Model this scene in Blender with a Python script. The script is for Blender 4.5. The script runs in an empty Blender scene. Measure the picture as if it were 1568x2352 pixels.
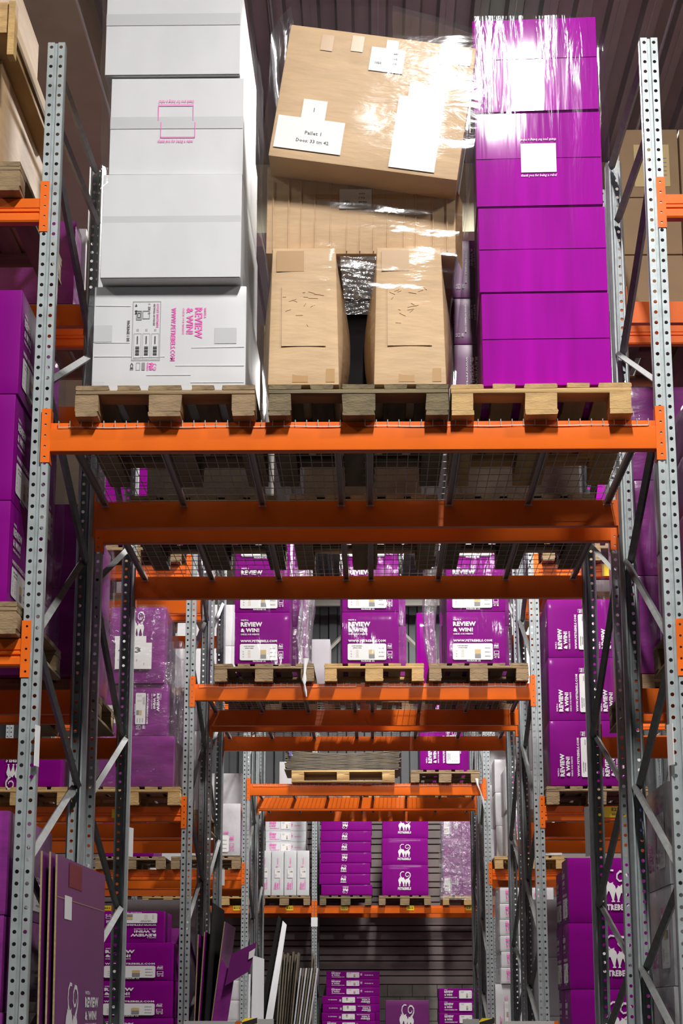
import bpy, bmesh, math, random
from mathutils import Vector, Matrix, Quaternion
random.seed(7)
SC = bpy.context.scene
COL = SC.collection
R90 = math.pi / 2
# ------------------------------------------------------------------ camera
F_PX, YAW, PITCH, ROLL, EYE = 4410.8, 0.01704, 0.25387, 0.0003, 0.55
cy_, sy_, cp_, sp_ = math.cos(YAW), math.sin(YAW), math.cos(PITCH), math.sin(PITCH)
fw = Vector((-sy_ * cp_, cy_ * cp_, sp_)); rt = Vector((cy_, sy_, 0)); up = rt.cross(fw)
rt2 = rt * math.cos(ROLL) + up * math.sin(ROLL); up2 = -rt * math.sin(ROLL) + up * math.cos(ROLL)
cam = bpy.data.cameras.new('camera'); co = bpy.data.objects.new('camera', cam); COL.objects.link(co)
m3 = Matrix((rt2, up2, -fw)).transposed()
co.matrix_world = Matrix.Translation((0, 0, EYE)) @ m3.to_4x4()
cam.sensor_fit = 'HORIZONTAL'; cam.sensor_width = 36; cam.lens = F_PX / 1568 * 36
cam.clip_end = 200
SC.camera = co
SC.view_settings.view_transform = 'Standard'; SC.view_settings.look = 'None'
SC.view_settings.gamma = 1; SC.view_settings.use_curve_mapping = False
SC.view_settings.exposure = 0.0
w = bpy.data.worlds.new('world'); SC.world = w; w.use_nodes = True
w.node_tree.nodes['Background'].inputs[0].default_value = (0.8, 0.85, 1, 1)
w.node_tree.nodes['Background'].inputs[1].default_value = 0.015
LAMPS = []   # (x, y, z, size_x, size_y, watts)
for x_, y_, sx_, sy2, p_ in ((-5.0, 4.2, 1.3, .35, 120), (0.58, 3.2, .2, 1.3, 820), (5.2, 4.2, 1.3, .35, 330),
                             (-4.6, 13.4, 1.3, .35, 170), (1.0, 13.2, .35, 1.3, 520), (5.6, 13.4, 1.3, .35, 170),
                             (-4.6, 20.5, 1.3, .35, 170), (0.5, 20.4, .35, 1.6, 500), (5.6, 20.5, 1.3, .35, 170),
                             (-4.0, 27.9, 1.3, .35, 170), (0.75, 27.9, .35, 1.2, 440), (5.2, 27.9, 1.3, .35, 170)):
    LAMPS.append((x_, y_, 7.25, sx_, sy2, p_))
    l = bpy.data.lights.new('lamp_light', 'AREA'); l.shape = 'RECTANGLE'; l.size = sx_; l.size_y = sy2
    l.energy = p_; l.color = (1.0, 0.965, 0.93)
    o = bpy.data.objects.new('lamp_light', l); COL.objects.link(o); o.location = (x_, y_, 7.22)
    l = bpy.data.lights.new('ceiling_fill_light', 'AREA'); l.shape = 'RECTANGLE'; l.size = sx_; l.size_y = sy2  # upward fill light, added only to brighten the ceiling
    l.energy = p_ * (.001 if abs(x_) < 2 else .75); l.color = (1.0, 0.965, 0.93)
    o = bpy.data.objects.new('ceiling_fill_light', l); COL.objects.link(o); o.location = (x_, y_, 7.345); o.rotation_euler = (math.pi, 0, 0)

# ------------------------------------------------------------------ materials
def mat(name, base, rough=.5, metal=0., coat=0., noise=0., nscale=20., bump=0., bscale=40., stretch=(1, 1, 1), coat_rough=.1, base2=None, spec=.5, bump_dist=.01):
    m = bpy.data.materials.new(name); m.use_nodes = True
    nt = m.node_tree; b = nt.nodes['Principled BSDF']
    b.inputs['Roughness'].default_value = rough; b.inputs['Metallic'].default_value = metal
    b.inputs['Specular IOR Level'].default_value = spec
    b.inputs['Coat Weight'].default_value = coat; b.inputs['Coat Roughness'].default_value = coat_rough
    b.inputs['Base Color'].default_value = (*base, 1)
    tc = mp = None
    if noise or bump or base2:
        tc = nt.nodes.new('ShaderNodeTexCoord'); mp = nt.nodes.new('ShaderNodeMapping')
        mp.inputs['Scale'].default_value = stretch
        nt.links.new(tc.outputs['Object'], mp.inputs[0])
    if noise or base2:
        n = nt.nodes.new('ShaderNodeTexNoise'); n.inputs['Scale'].default_value = nscale; n.inputs['Detail'].default_value = 5
        nt.links.new(mp.outputs[0], n.inputs['Vector'])
        r = nt.nodes.new('ShaderNodeMix'); r.data_type = 'RGBA'
        b2 = base2 or tuple(c * (1 - noise) for c in base)
        r.inputs[6].default_value = (*base, 1); r.inputs[7].default_value = (*b2, 1)
        rm = nt.nodes.new('ShaderNodeMapRange'); rm.inputs[1].default_value = .35; rm.inputs[2].default_value = .68
        nt.links.new(n.outputs[0], rm.inputs[0]); nt.links.new(rm.outputs[0], r.inputs[0])
        nt.links.new(r.outputs[2], b.inputs['Base Color'])
    if bump:
        n2 = nt.nodes.new('ShaderNodeTexNoise'); n2.inputs['Scale'].default_value = bscale; n2.inputs['Detail'].default_value = 3
        nt.links.new(mp.outputs[0], n2.inputs['Vector'])
        bp = nt.nodes.new('ShaderNodeBump'); bp.inputs['Strength'].default_value = bump; bp.inputs['Distance'].default_value = bump_dist
        nt.links.new(n2.outputs[0], bp.inputs['Height']); nt.links.new(bp.outputs[0], b.inputs['Normal'])
        nt.links.new(bp.outputs[0], b.inputs['Coat Normal'])
    return m

M = dict(
    galv=mat('galvanised_steel', (.42, .47, .48), .45, .4, noise=.2, nscale=14, bump=.05, bscale=60),
    dgalv=mat('brace_steel', (.26, .275, .27), .6, .15, noise=.25, nscale=20),
    orange=mat('orange_paint', (.86, .155, .010), .38, noise=.1, nscale=5, coat=.12, coat_rough=.2, spec=.3),
    wire=mat('zinc_wire', (.62, .60, .56), .4, .3),
    chan=mat('support_steel', (.46, .40, .38), .45, .3),
    purple=mat('purple_card', (.22, .001, .21), .45, noise=.1, nscale=3, coat=.12, coat_rough=.12, bump=.1, bscale=7, stretch=(3, 3, .5), bump_dist=.004, spec=.08),
    purple_lit=mat('purple_card_lit', (.43, .0, .41), .5, noise=.32, nscale=2.4, coat=.28, coat_rough=.07, bump=.25, bscale=3, stretch=(4, 4, .35), bump_dist=.004, spec=.04),  # brighter purple copy: strong lamplight and film sheen streaks put into the colour
    purple_wrap=mat('purple_card_wrapped', (.27, .035, .26), .3, noise=.35, nscale=4, coat=.4, coat_rough=.13, bump=.5, bscale=7, stretch=(1, 1, 2.2), bump_dist=.008, spec=.15),
    purple_shade=mat('purple_card_shade', (.16, .01, .15), .42, noise=.15, nscale=5, coat=.3, coat_rough=.3),  # duller purple copy with shade put into the colour
    white=mat('white_card', (.66, .67, .69), .5, noise=.06, nscale=6, coat=.25, coat_rough=.3, bump=.15, bscale=9, stretch=(1, 1, .5)),
    white_wrap=mat('white_card_wrapped', (.6, .6, .62), .4, noise=.12, nscale=5, coat=.7, coat_rough=.2, bump=.5, bscale=9, stretch=(1, 1, .7)),
    kraft=mat('kraft_card', (.64, .435, .245), .65, noise=.14, nscale=7, coat=.15, coat_rough=.12, bump=.3, bscale=10, stretch=(.8, .8, 3)),
    kraft_dull=mat('kraft_card_plain', (.36, .24, .13), .75, noise=.12, nscale=6, bump=.1, bscale=9),
    board_grey=mat('dark_kraft_board', (.20, .165, .12), .8, noise=.3, nscale=9),  # kraft made darker and greyer in the base colour
    kraft_edge=mat('kraft_board_edge', (.40, .29, .15), .8, noise=.3, nscale=60),
    tape=mat('packing_tape', (.46, .27, .11), .3, coat=.5),
    tape_clear=mat('clear_tape', (.56, .57, .59), .35, coat=.5),
    wood=mat('fresh_pine', (.60, .38, .15), .7, noise=.35, nscale=9, bump=.3, bscale=50, stretch=(1, .15, 3)),
    wood_aged=mat('aged_pine', (.33, .225, .12), .8, noise=.45, nscale=8, bump=.4, bscale=45, stretch=(1, .2, 3)),
    wood_dark=mat('weathered_pine', (.20, .155, .085), .85, noise=.5, nscale=9, bump=.5, bscale=45, stretch=(1, .2, 3)),
    paper=mat('white_paper', (.8, .8, .8), .55),
    ink_white=mat('white_ink', (.78, .77, .78), .5),
    ink_pink=mat('pink_ink', (.85, .12, .50), .5),
    ink_black=mat('black_ink', (.03, .03, .03), .5),
    ink_grey=mat('grey_ink', (.25, .25, .25), .5),
    ink_tan=mat('sand_ink', (.62, .46, .20), .5),
    yellow=mat('yellow_label', (.85, .60, .01), .45),
    black=mat('black_paint', (.012, .012, .012), .4),
    grey=mat('grey_paint', (.32, .32, .31), .6),
    lgrey=mat('pale_grey_paint', (.5, .5, .5), .6),
    blue=mat('blue_print', (.10, .09, .32), .5),
    red=mat('red_print', (.20, .012, .02), .5),
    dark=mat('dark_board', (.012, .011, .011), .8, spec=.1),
    ceil=mat('brown_steel_deck', (.345, .35, .335), .45, .2, noise=.3, nscale=3, bump=.06, bscale=30, stretch=(1, .3, 1)),
    wallm=mat('brown_cladding', (.26, .21, .205), .42, .25, noise=.35, nscale=1.2, base2=(.15, .125, .12)),
    wallg=mat('grey_cladding', (.09, .095, .10), .45, .3, noise=.2, nscale=2),
    conc=mat('taupe_concrete', (.62, .58, .42), .85, noise=.12, nscale=3, bump=.1, bscale=60),
    block=mat('wall_blocks', (.22, .2, .18), .85, noise=.3, nscale=5),
    steel=mat('painted_truss_steel', (.45, .42, .38), .5, .2),
    floor=mat('concrete_floor', (.04, .039, .037), .75, spec=.2, noise=.25, nscale=1.5, bump=.05),
)
def film_mat(name, fac, rough, bscale, stretch, tint=(.9, .92, .95), haze=.03, dist=.03):
    m = bpy.data.materials.new(name); m.use_nodes = True; nt = m.node_tree; nt.nodes.clear()
    out = nt.nodes.new('ShaderNodeOutputMaterial'); mix = nt.nodes.new('ShaderNodeMixShader')
    tr = nt.nodes.new('ShaderNodeBsdfTransparent'); tr.inputs[0].default_value = (.97, .97, .97, 1)
    gl = nt.nodes.new('ShaderNodeBsdfGlossy'); gl.inputs['Color'].default_value = (*tint, 1); gl.inputs['Roughness'].default_value = rough
    df = nt.nodes.new('ShaderNodeBsdfDiffuse'); df.inputs[0].default_value = (.75, .75, .76, 1)
    mix2 = nt.nodes.new('ShaderNodeMixShader'); mix2.inputs[0].default_value = haze
    lw = nt.nodes.new('ShaderNodeLayerWeight'); lw.inputs[0].default_value = .25
    ma = nt.nodes.new('ShaderNodeMath'); ma.operation = 'MULTIPLY_ADD'; ma.inputs[1].default_value = .22; ma.inputs[2].default_value = fac
    tc = nt.nodes.new('ShaderNodeTexCoord'); mp = nt.nodes.new('ShaderNodeMapping'); mp.inputs['Scale'].default_value = stretch
    n = nt.nodes.new('ShaderNodeTexNoise'); n.inputs['Scale'].default_value = bscale; n.inputs['Detail'].default_value = 4; n.inputs['Distortion'].default_value = .6
    bp = nt.nodes.new('ShaderNodeBump'); bp.inputs['Strength'].default_value = .9; bp.inputs['Distance'].default_value = dist
    L = nt.links.new
    L(tc.outputs['Object'], mp.inputs[0]); L(mp.outputs[0], n.inputs['Vector']); L(n.outputs[0], bp.inputs['Height'])
    L(bp.outputs[0], gl.inputs['Normal']); L(bp.outputs[0], lw.inputs['Normal'])
    L(lw.outputs['Facing'], ma.inputs[0]); L(ma.outputs[0], mix.inputs[0])
    L(tr.outputs[0], mix2.inputs[1]); L(df.outputs[0], mix2.inputs[2]); L(mix2.outputs[0], mix.inputs[1]); L(gl.outputs[0], mix.inputs[2]); L(mix.outputs[0], out.inputs[0])
    return m
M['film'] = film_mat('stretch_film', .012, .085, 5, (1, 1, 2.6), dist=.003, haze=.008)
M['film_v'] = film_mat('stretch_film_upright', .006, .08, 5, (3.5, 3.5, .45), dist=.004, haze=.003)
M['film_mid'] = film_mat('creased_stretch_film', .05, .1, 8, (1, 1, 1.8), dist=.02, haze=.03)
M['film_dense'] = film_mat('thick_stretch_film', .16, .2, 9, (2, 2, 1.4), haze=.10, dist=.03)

# ------------------------------------------------------------------ mesh helpers
class MB:
    def __init__(s): s.v = []; s.f = []; s.m = []; s.mats = []
    def mi(s, m):
        m = M[m] if isinstance(m, str) else m
        if m not in s.mats: s.mats.append(m)
        return s.mats.index(m)
    def poly(s, pts, m):
        i = len(s.v); s.v += [tuple(p) for p in pts]; s.f.append(tuple(range(i, i + len(pts)))); s.m.append(s.mi(m))
    def box(s, x0, x1, y0, y1, z0, z1, m, mx=None):
        i = len(s.v)
        p = [(x0, y0, z0), (x1, y0, z0), (x1, y1, z0), (x0, y1, z0), (x0, y0, z1), (x1, y0, z1), (x1, y1, z1), (x0, y1, z1)]
        if mx: p = [tuple(mx @ Vector(q)) for q in p]
        s.v += p; k = s.mi(m)
        for f in ((0, 3, 2, 1), (4, 5, 6, 7), (0, 1, 5, 4), (1, 2, 6, 5), (2, 3, 7, 6), (3, 0, 4, 7)):
            s.f.append(tuple(i + a for a in f)); s.m.append(k)
    def extr(s, prof, x0, x1, m, axis='x', closed=True):   # profile points (a,b) extruded
        i = len(s.v); n = len(prof); k = s.mi(m)
        f3 = {'x': lambda t, a, b: (t, a, b), 'y': lambda t, a, b: (a, t, b), 'z': lambda t, a, b: (a, b, t)}[axis]
        for t in (x0, x1): s.v += [f3(t, a, b) for a, b in prof]
        for j in range(n if closed else n - 1):
            q = (j + 1) % n; s.f.append((i + j, i + q, i + n + q, i + n + j)); s.m.append(k)
        if closed:
            s.f.append(tuple(i + j for j in range(n - 1, -1, -1))); s.m.append(k)
            s.f.append(tuple(i + n + j for j in range(n))); s.m.append(k)
    def bar(s, p, q, r, m, n=4, r2=None, phase=.785):
        p = Vector(p); q = Vector(q); d = (q - p).normalized()
        a = d.orthogonal().normalized() if abs(d.z) > .9 or abs(d.x) < .9 else Vector((0, 0, 1))
        a = (a - d * a.dot(d)).normalized(); b = d.cross(a); i = len(s.v); k = s.mi(m); r2 = r2 or r
        for c in (p, q):
            for j in range(n):
                t = phase + 2 * math.pi * j / n; s.v.append(tuple(c + a * r * math.cos(t) + b * r2 * math.sin(t)))
        for j in range(n):
            h = (j + 1) % n; s.f.append((i + j, i + h, i + n + h, i + n + j)); s.m.append(k)
        s.f.append(tuple(i + j for j in range(n - 1, -1, -1))); s.f.append(tuple(i + n + j for j in range(n))); s.m += [k, k]
    def holed(s, x0, x1, zs, pitch, r, m, y=0., hx=None):
        k = s.mi(m); hx = (x0 + x1) / 2 if hx is None else hx
        for zc in zs:
            i = len(s.v); z0, z1 = zc - pitch / 2, zc + pitch / 2
            s.v += [(x0, y, z0), (hx, y, z0), (x1, y, z0), (x1, y, zc), (x1, y, z1), (hx, y, z1), (x0, y, z1), (x0, y, zc)]
            for a in (225, 270, 315, 0, 45, 90, 135, 180):
                s.v.append((hx + r * math.cos(math.radians(a)), y, zc + r * math.sin(math.radians(a))))
            for j in range(8):
                h = (j + 1) % 8; s.f.append((i + j, i + h, i + 8 + h, i + 8 + j)); s.m.append(k)
    def text(s, t, x, y, h, m, w=None, z=0., rot=0., shear=0., bold=.03, flip=False):
        vs, fs = glyphs(t, bold, shear)
        if not vs: return
        xs = [v[0] for v in vs]; ys = [v[1] for v in vs]; x0, x1, y0, y1 = min(xs), max(xs), min(ys), max(ys)
        sy = h / (y1 - y0); sx = w / (x1 - x0) if w else sy
        i = len(s.v); k = s.mi(m); c, sn = math.cos(rot), math.sin(rot)
        for v in vs:
            a, b = (v[0] - x0) * sx, (v[1] - y0) * sy
            s.v.append((x + a * c - b * sn, y + a * sn + b * c, z))
        for f in fs: s.f.append(tuple(i + q for q in f)); s.m.append(k)
    def rect(s, x0, y0, x1, y1, m, z=0.): s.poly([(x0, y0, z), (x1, y0, z), (x1, y1, z), (x0, y1, z)], m)
    def ring(s, x0, y0, x1, y1, t, m, z=0.):
        s.rect(x0, y0, x1, y0 + t, m, z); s.rect(x0, y1 - t, x1, y1, m, z); s.rect(x0, y0 + t, x0 + t, y1 - t, m, z); s.rect(x1 - t, y0 + t, x1, y1 - t, m, z)
    def mesh(s, name, smooth=None):
        me = bpy.data.meshes.new(name); me.from_pydata(s.v, [], s.f)
        for m in s.mats: me.materials.append(m)
        me.polygons.foreach_set('material_index', s.m); me.update()
        if smooth is not None:
            me.shade_smooth(); me.set_sharp_from_angle(angle=math.radians(smooth))
        return me
_G = {}
def glyphs(t, bold, shear):
    key = (t, bold, shear)
    if key not in _G:
        c = bpy.data.curves.new('t', 'FONT'); c.body = t; c.offset = bold; c.shear = shear; c.resolution_u = 1; c.space_character = 1.0 + bold * 1.5
        o = bpy.data.objects.new('t', c); COL.objects.link(o)
        dg = bpy.context.evaluated_depsgraph_get(); me = o.evaluated_get(dg).to_mesh()
        _G[key] = ([tuple(v.co[:2]) for v in me.vertices], [tuple(p.vertices) for p in me.polygons])
        o.evaluated_get(dg).to_mesh_clear(); bpy.data.objects.remove(o); bpy.data.curves.remove(c)
    return _G[key]
def link(name, me, parent=None, loc=(0, 0, 0), rot=(0, 0, 0), scale=(1, 1, 1)):
    o = bpy.data.objects.new(name, me); COL.objects.link(o); o.parent = parent
    o.location = loc; o.rotation_euler = rot; o.scale = scale
    if name in ('printed_lettering', 'label_print'): o['kind'] = 'stuff'
    return o
LABELS = set()
def tag(o, label, cat, group=None, kind=None):
    o['label'] = label; o['category'] = cat
    if group: o['group'] = group
    o['kind'] = kind or 'thing'
    if label in LABELS: print('DUP LABEL', label)
    n = len(label.split())
    if n > 16 or n < 4: print('LABEL LEN', n, label)
    LABELS.add(label)
    return o
def struct(name, mb, smooth=None):
    o = link(name, mb.mesh(name, smooth)); o['kind'] = 'structure'; return o
def soft_box(w, d, h, m, bulge=.002, n=6, r=.004, bx=None, by=None, seed=0, taper=0.):
    """carton body, base centre at origin, rounded edges, faces slightly bulged"""
    rd = random.Random(seed); mb = MB(); k = mb.mi(m)
    bx = bulge if bx is None else bx; by = bulge if by is None else by
    def coords(L):
        c = [-L / 2, -L / 2 + r * 1.6]
        c += [-L / 2 + r * 1.6 + (L - 3.2 * r) * i / n for i in range(1, n)]
        return c + [L / 2 - r * 1.6, L / 2]
    xs, ys, zs = coords(w), coords(d), coords(h); idx = {}
    amp = [rd.uniform(.3, 1) if bulge == bx else .9 for _ in range(6)]
    N = len(xs) - 1
    def vid(i, j, l):
        q = (i, j, l)
        if q not in idx:
            x, y, z = xs[i], ys[j], zs[l]
            u, v, t = 2 * x / w, 2 * y / d, 2 * z / h
            if i in (0, N): x += (1 if i else -1) * bx * amp[0 if i else 1] * (1 - v * v) * (1 - t * t)
            if j in (0, N): y += (1 if j else -1) * by * amp[2 if j else 3] * (1 - u * u) * (1 - t * t)
            if l in (0, N): z += (1 if l else -1) * bulge * .5 * amp[4 if l else 5] * (1 - u * u) * (1 - v * v)
            e = (i in (0, N)) + (j in (0, N)) + (l in (0, N))
            if e >= 2:
                q_ = r * (.3 if e == 2 else .45)
                if i in (0, N): x -= math.copysign(q_, x)
                if j in (0, N): y -= math.copysign(q_, y)
                if l in (0, N): z -= math.copysign(q_, z)
            x *= 1 - taper * (z / h + .5)
            idx[q] = len(mb.v); mb.v.append((x, y, z + h / 2))
        return idx[q]
    for a in range(N):
        for b in range(N):
            for s_ in (0, N):
                f = [vid(s_, a, b), vid(s_, a + 1, b), vid(s_, a + 1, b + 1), vid(s_, a, b + 1)]
                mb.f.append(tuple(f if s_ else f[::-1])); mb.m.append(k)
                f = [vid(a, s_, b), vid(a, s_, b + 1), vid(a + 1, s_, b + 1), vid(a + 1, s_, b)]
                mb.f.append(tuple(f if s_ else f[::-1])); mb.m.append(k)
                f = [vid(a, b, s_), vid(a + 1, b, s_), vid(a + 1, b + 1, s_), vid(a, b + 1, s_)]
                mb.f.append(tuple(f if s_ else f[::-1])); mb.m.append(k)
    return mb.mesh('carton_body', 40)

# ------------------------------------------------------------------ printed artwork (unit square, x right, y up)
CAT = [(.10, 0), (.32, 0), (.33, .05), (.26, .08), (.36, .32), (.46, .54), (.54, .54), (.64, .32), (.74, .08), (.67, .05), (.68, 0), (.90, 0), (.91, .05), (.84, .09),
       (.90, .35), (1., .62), (.94, .80), (.80, .91), (.82, 1.), (.66, .95), (.34, .95), (.18, 1.), (.20, .91), (.06, .80), (0, .62), (.10, .35), (.16, .09), (.09, .05)]
def cats(mb, x, y, w, h, m, z=0., word=True, flip=False):
    """two cats from behind with curled tails above the shop name; (x,y) lower left of a w x h area"""
    v0 = len(mb.v)
    y0 = y + (h * .2 if word else 0); H = h - (y0 - y)
    for cx, cw, ch, tl in ((x, w * .55, H * .60, 0), (x + w * .53, w * .44, H * .50, 1)):
        mb.poly([(cx + a * cw, y0 + b * ch, z) for a, b in CAT], m)
        if tl: pts = [(.5, .93), (.82, 1.12), (1.0, 1.36), (.98, 1.62), (.74, 1.82), (.4, 1.84), (.16, 1.66), (.14, 1.42), (.34, 1.26), (.62, 1.30), (.72, 1.46)]
        else: pts = [(.5, .93), (.36, 1.05), (.30, 1.25), (.36, 1.46), (.58, 1.60), (.84, 1.58)]
        n = len(pts)
        for i in range(n - 1):
            a = Vector((cx + pts[i][0] * cw, y0 + pts[i][1] * ch)); b = Vector((cx + pts[i + 1][0] * cw, y0 + pts[i + 1][1] * ch))
            t0 = w * .034 * (1 - .6 * i / n); d = (b - a).normalized(); p = Vector((-d.y, d.x)) * t0; e = d * t0 * .5
            mb.poly([(*(a - p - e), z), (*(b - p + e), z), (*(b + p + e), z), (*(a + p - e), z)], m)
    if word: mb.text('PETREBELS', x - w * .03, y, h * .15, m, w=w * 1.06, bold=.045, z=z)
    if flip:
        for i in range(v0, len(mb.v)):
            a, b, c = mb.v[i]; mb.v[i] = (2 * x + w - a, 2 * y + h - b, c)
_A = {}
def art_review(ink='ink_white', wide=False):
    """lettering of the printed side, and the label panel; unit square"""
    k = ('rev', ink, wide)
    if k in _A: return _A[k]
    a = MB()
    if not wide:
        a.text('WRITE A', .11, .83, .03, ink, w=.14)
        a.text('REVIEW', .11, .72, .088, ink, w=.39, bold=.05); a.text('& WIN!', .11, .61, .088, ink, w=.34, bold=.05)
        a.text('CHECK OUR WEBSITE', .11, .555, .03, ink, w=.34)
        a.text('WWW.PETREBELS.COM', .11, .415, .05, ink, w=.66, bold=.045)
        cats(a, .80, .29, .08, .10, ink); a.ring(.80, .14, .885, .17, .006, ink); a.text('C E', .80, .10, .03, ink, w=.09); a.ring(.80, .18, .885, .24, .008, ink)
        a.text('PACKAGE 1/2', .34, .035, .03, ink, w=.23)
        lx0, ly0, lx1, ly1 = .10, .07, .78, .385
    else:
        a.text('WRITE A', .10, .86, .06, ink, w=.06); a.text('REVIEW', .10, .62, .2, ink, w=.17, bold=.05); a.text('& WIN!', .10, .38, .2, ink, w=.15, bold=.05)
        a.text('WWW.PETREBELS.COM', .10, .20, .1, ink, w=.24, bold=.04)
        cats(a, .64, .42, .035, .36, ink); a.text('PACKAGE 1/2', .72, .42, .12, ink, w=.16)
        lx0, ly0, lx1, ly1 = .38, .17, .62, .83
    p = MB(); c = min(.02, (ly1 - ly0) * .12)
    p.poly([(lx0 + c, ly0, 0), (lx1 - c, ly0, 0), (lx1, ly0 + c, 0), (lx1, ly1 - c, 0), (lx1 - c, ly1, 0), (lx0 + c, ly1, 0), (lx0, ly1 - c, 0), (lx0, ly0 + c, 0)], 'paper')
    q = MB(); W = lx1 - lx0; H = ly1 - ly0
    q.text('LUCKY BASTARDS', lx0 + W * .11, ly0 + H * .83, H * .06, 'ink_black', w=W * .27); q.text('SETTING OF PIECES', lx0 + W * .14, ly0 + H * .71, H * .06, 'ink_black', w=W * .22)
    for i in range(3):
        q.text(('1x', '2x', '1x')[i], lx0 + W * .08, ly0 + H * (.5 - .16 * i), H * .08, 'ink_grey', w=W * .03)
        q.ring(lx0 + W * .22, ly0 + H * (.50 - .16 * i), lx0 + W * .28, ly0 + H * (.60 - .16 * i), W * .006, 'ink_tan')
    q.rect(lx0 + W * .55, ly0 + H * .38, lx0 + W * .70, ly0 + H * .63, 'ink_tan', .0002); q.rect(lx0 + W * .55, ly0 + H * .10, lx0 + W * .70, ly0 + H * .35, 'ink_grey', .0002)
    for i in range(3): q.text('402%d' % i, lx0 + W * .80, ly0 + H * (.68 - .25 * i), H * .08, 'ink_grey', w=W * .14)
    _A[k] = (a.mesh('printed_lettering'), p.mesh('label_panel'), q.mesh('label_print'))
    return _A[k]
def art_cats(ink='ink_white', flip=False, word=True):
    k = ('cat', ink, flip, word)
    if k not in _A:
        a = MB(); cats(a, 0, 0, 1, 1, ink, flip=flip, word=word); _A[k] = a.mesh('cat_emblem')
    return _A[k]
def art_rebel(ink, filled):
    k = ('reb', ink, filled)
    if k not in _A:
        a = MB()
        a.text('thank you for being a rebel', -.01, .0, .09, ink, w=1.02, shear=.25, bold=.02)
        a.text('thank you for being a rebel', 1.01, .93 + .12, .09, ink, w=1.02, shear=.25, bold=.02, rot=math.pi)
        if filled: a.rect(0, .13, 1, .90, ink)
        else:
            t = .02; a.rect(.06, .13, 1.06, .13 + t, ink); a.rect(.06, .13, .06 + t, .50, ink); a.rect(1.06 - t, .13, 1.06, .50, ink)
            a.rect(-.02, .90, 1., .90 + t, ink); a.rect(-.02, .54, -.02 + t, .90, ink); a.rect(1. - t, .54, 1., .90, ink)
        _A[k] = a.mesh('printed_frame')
    return _A[k]
def on_face(o, w, d, h, face, me, name, u0, v0, uw, vh, off=.0035, turn=0, mat_=None):
    """put unit-square artwork me on a face of a carton (local base-centred frame). turn in quarter turns"""
    T = {'-y': Matrix.Translation((-w / 2, -d / 2 - off, 0)) @ Matrix.Rotation(R90, 4, 'X'),
         '+x': Matrix.Translation((w / 2 + off, -d / 2, 0)) @ Matrix.Rotation(R90, 4, 'Z') @ Matrix.Rotation(R90, 4, 'X'),
         '-x': Matrix.Translation((-w / 2 - off, d / 2, 0)) @ Matrix.Rotation(-R90, 4, 'Z') @ Matrix.Rotation(R90, 4, 'X')}[face]
    fw_, fh_ = (w if face == '-y' else d), h
    S = {0: (0, 0), 1: (1, 0), 2: (1, 1), 3: (0, 1)}[turn % 4]
    c = bpy.data.objects.new(name, me); COL.objects.link(c); c.parent = o
    if name in ('printed_lettering', 'label_print'): c['kind'] = 'stuff'
    U = Matrix.Translation((u0 * fw_, v0 * fh_, 0)) @ Matrix.Diagonal((uw * fw_, vh * fh_, 1, 1)) @ Matrix.Translation((S[0], S[1], 0)) @ Matrix.Rotation(turn * R90, 4, 'Z')
    c.matrix_local = T @ U
    return c
SEED = [0]
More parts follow.
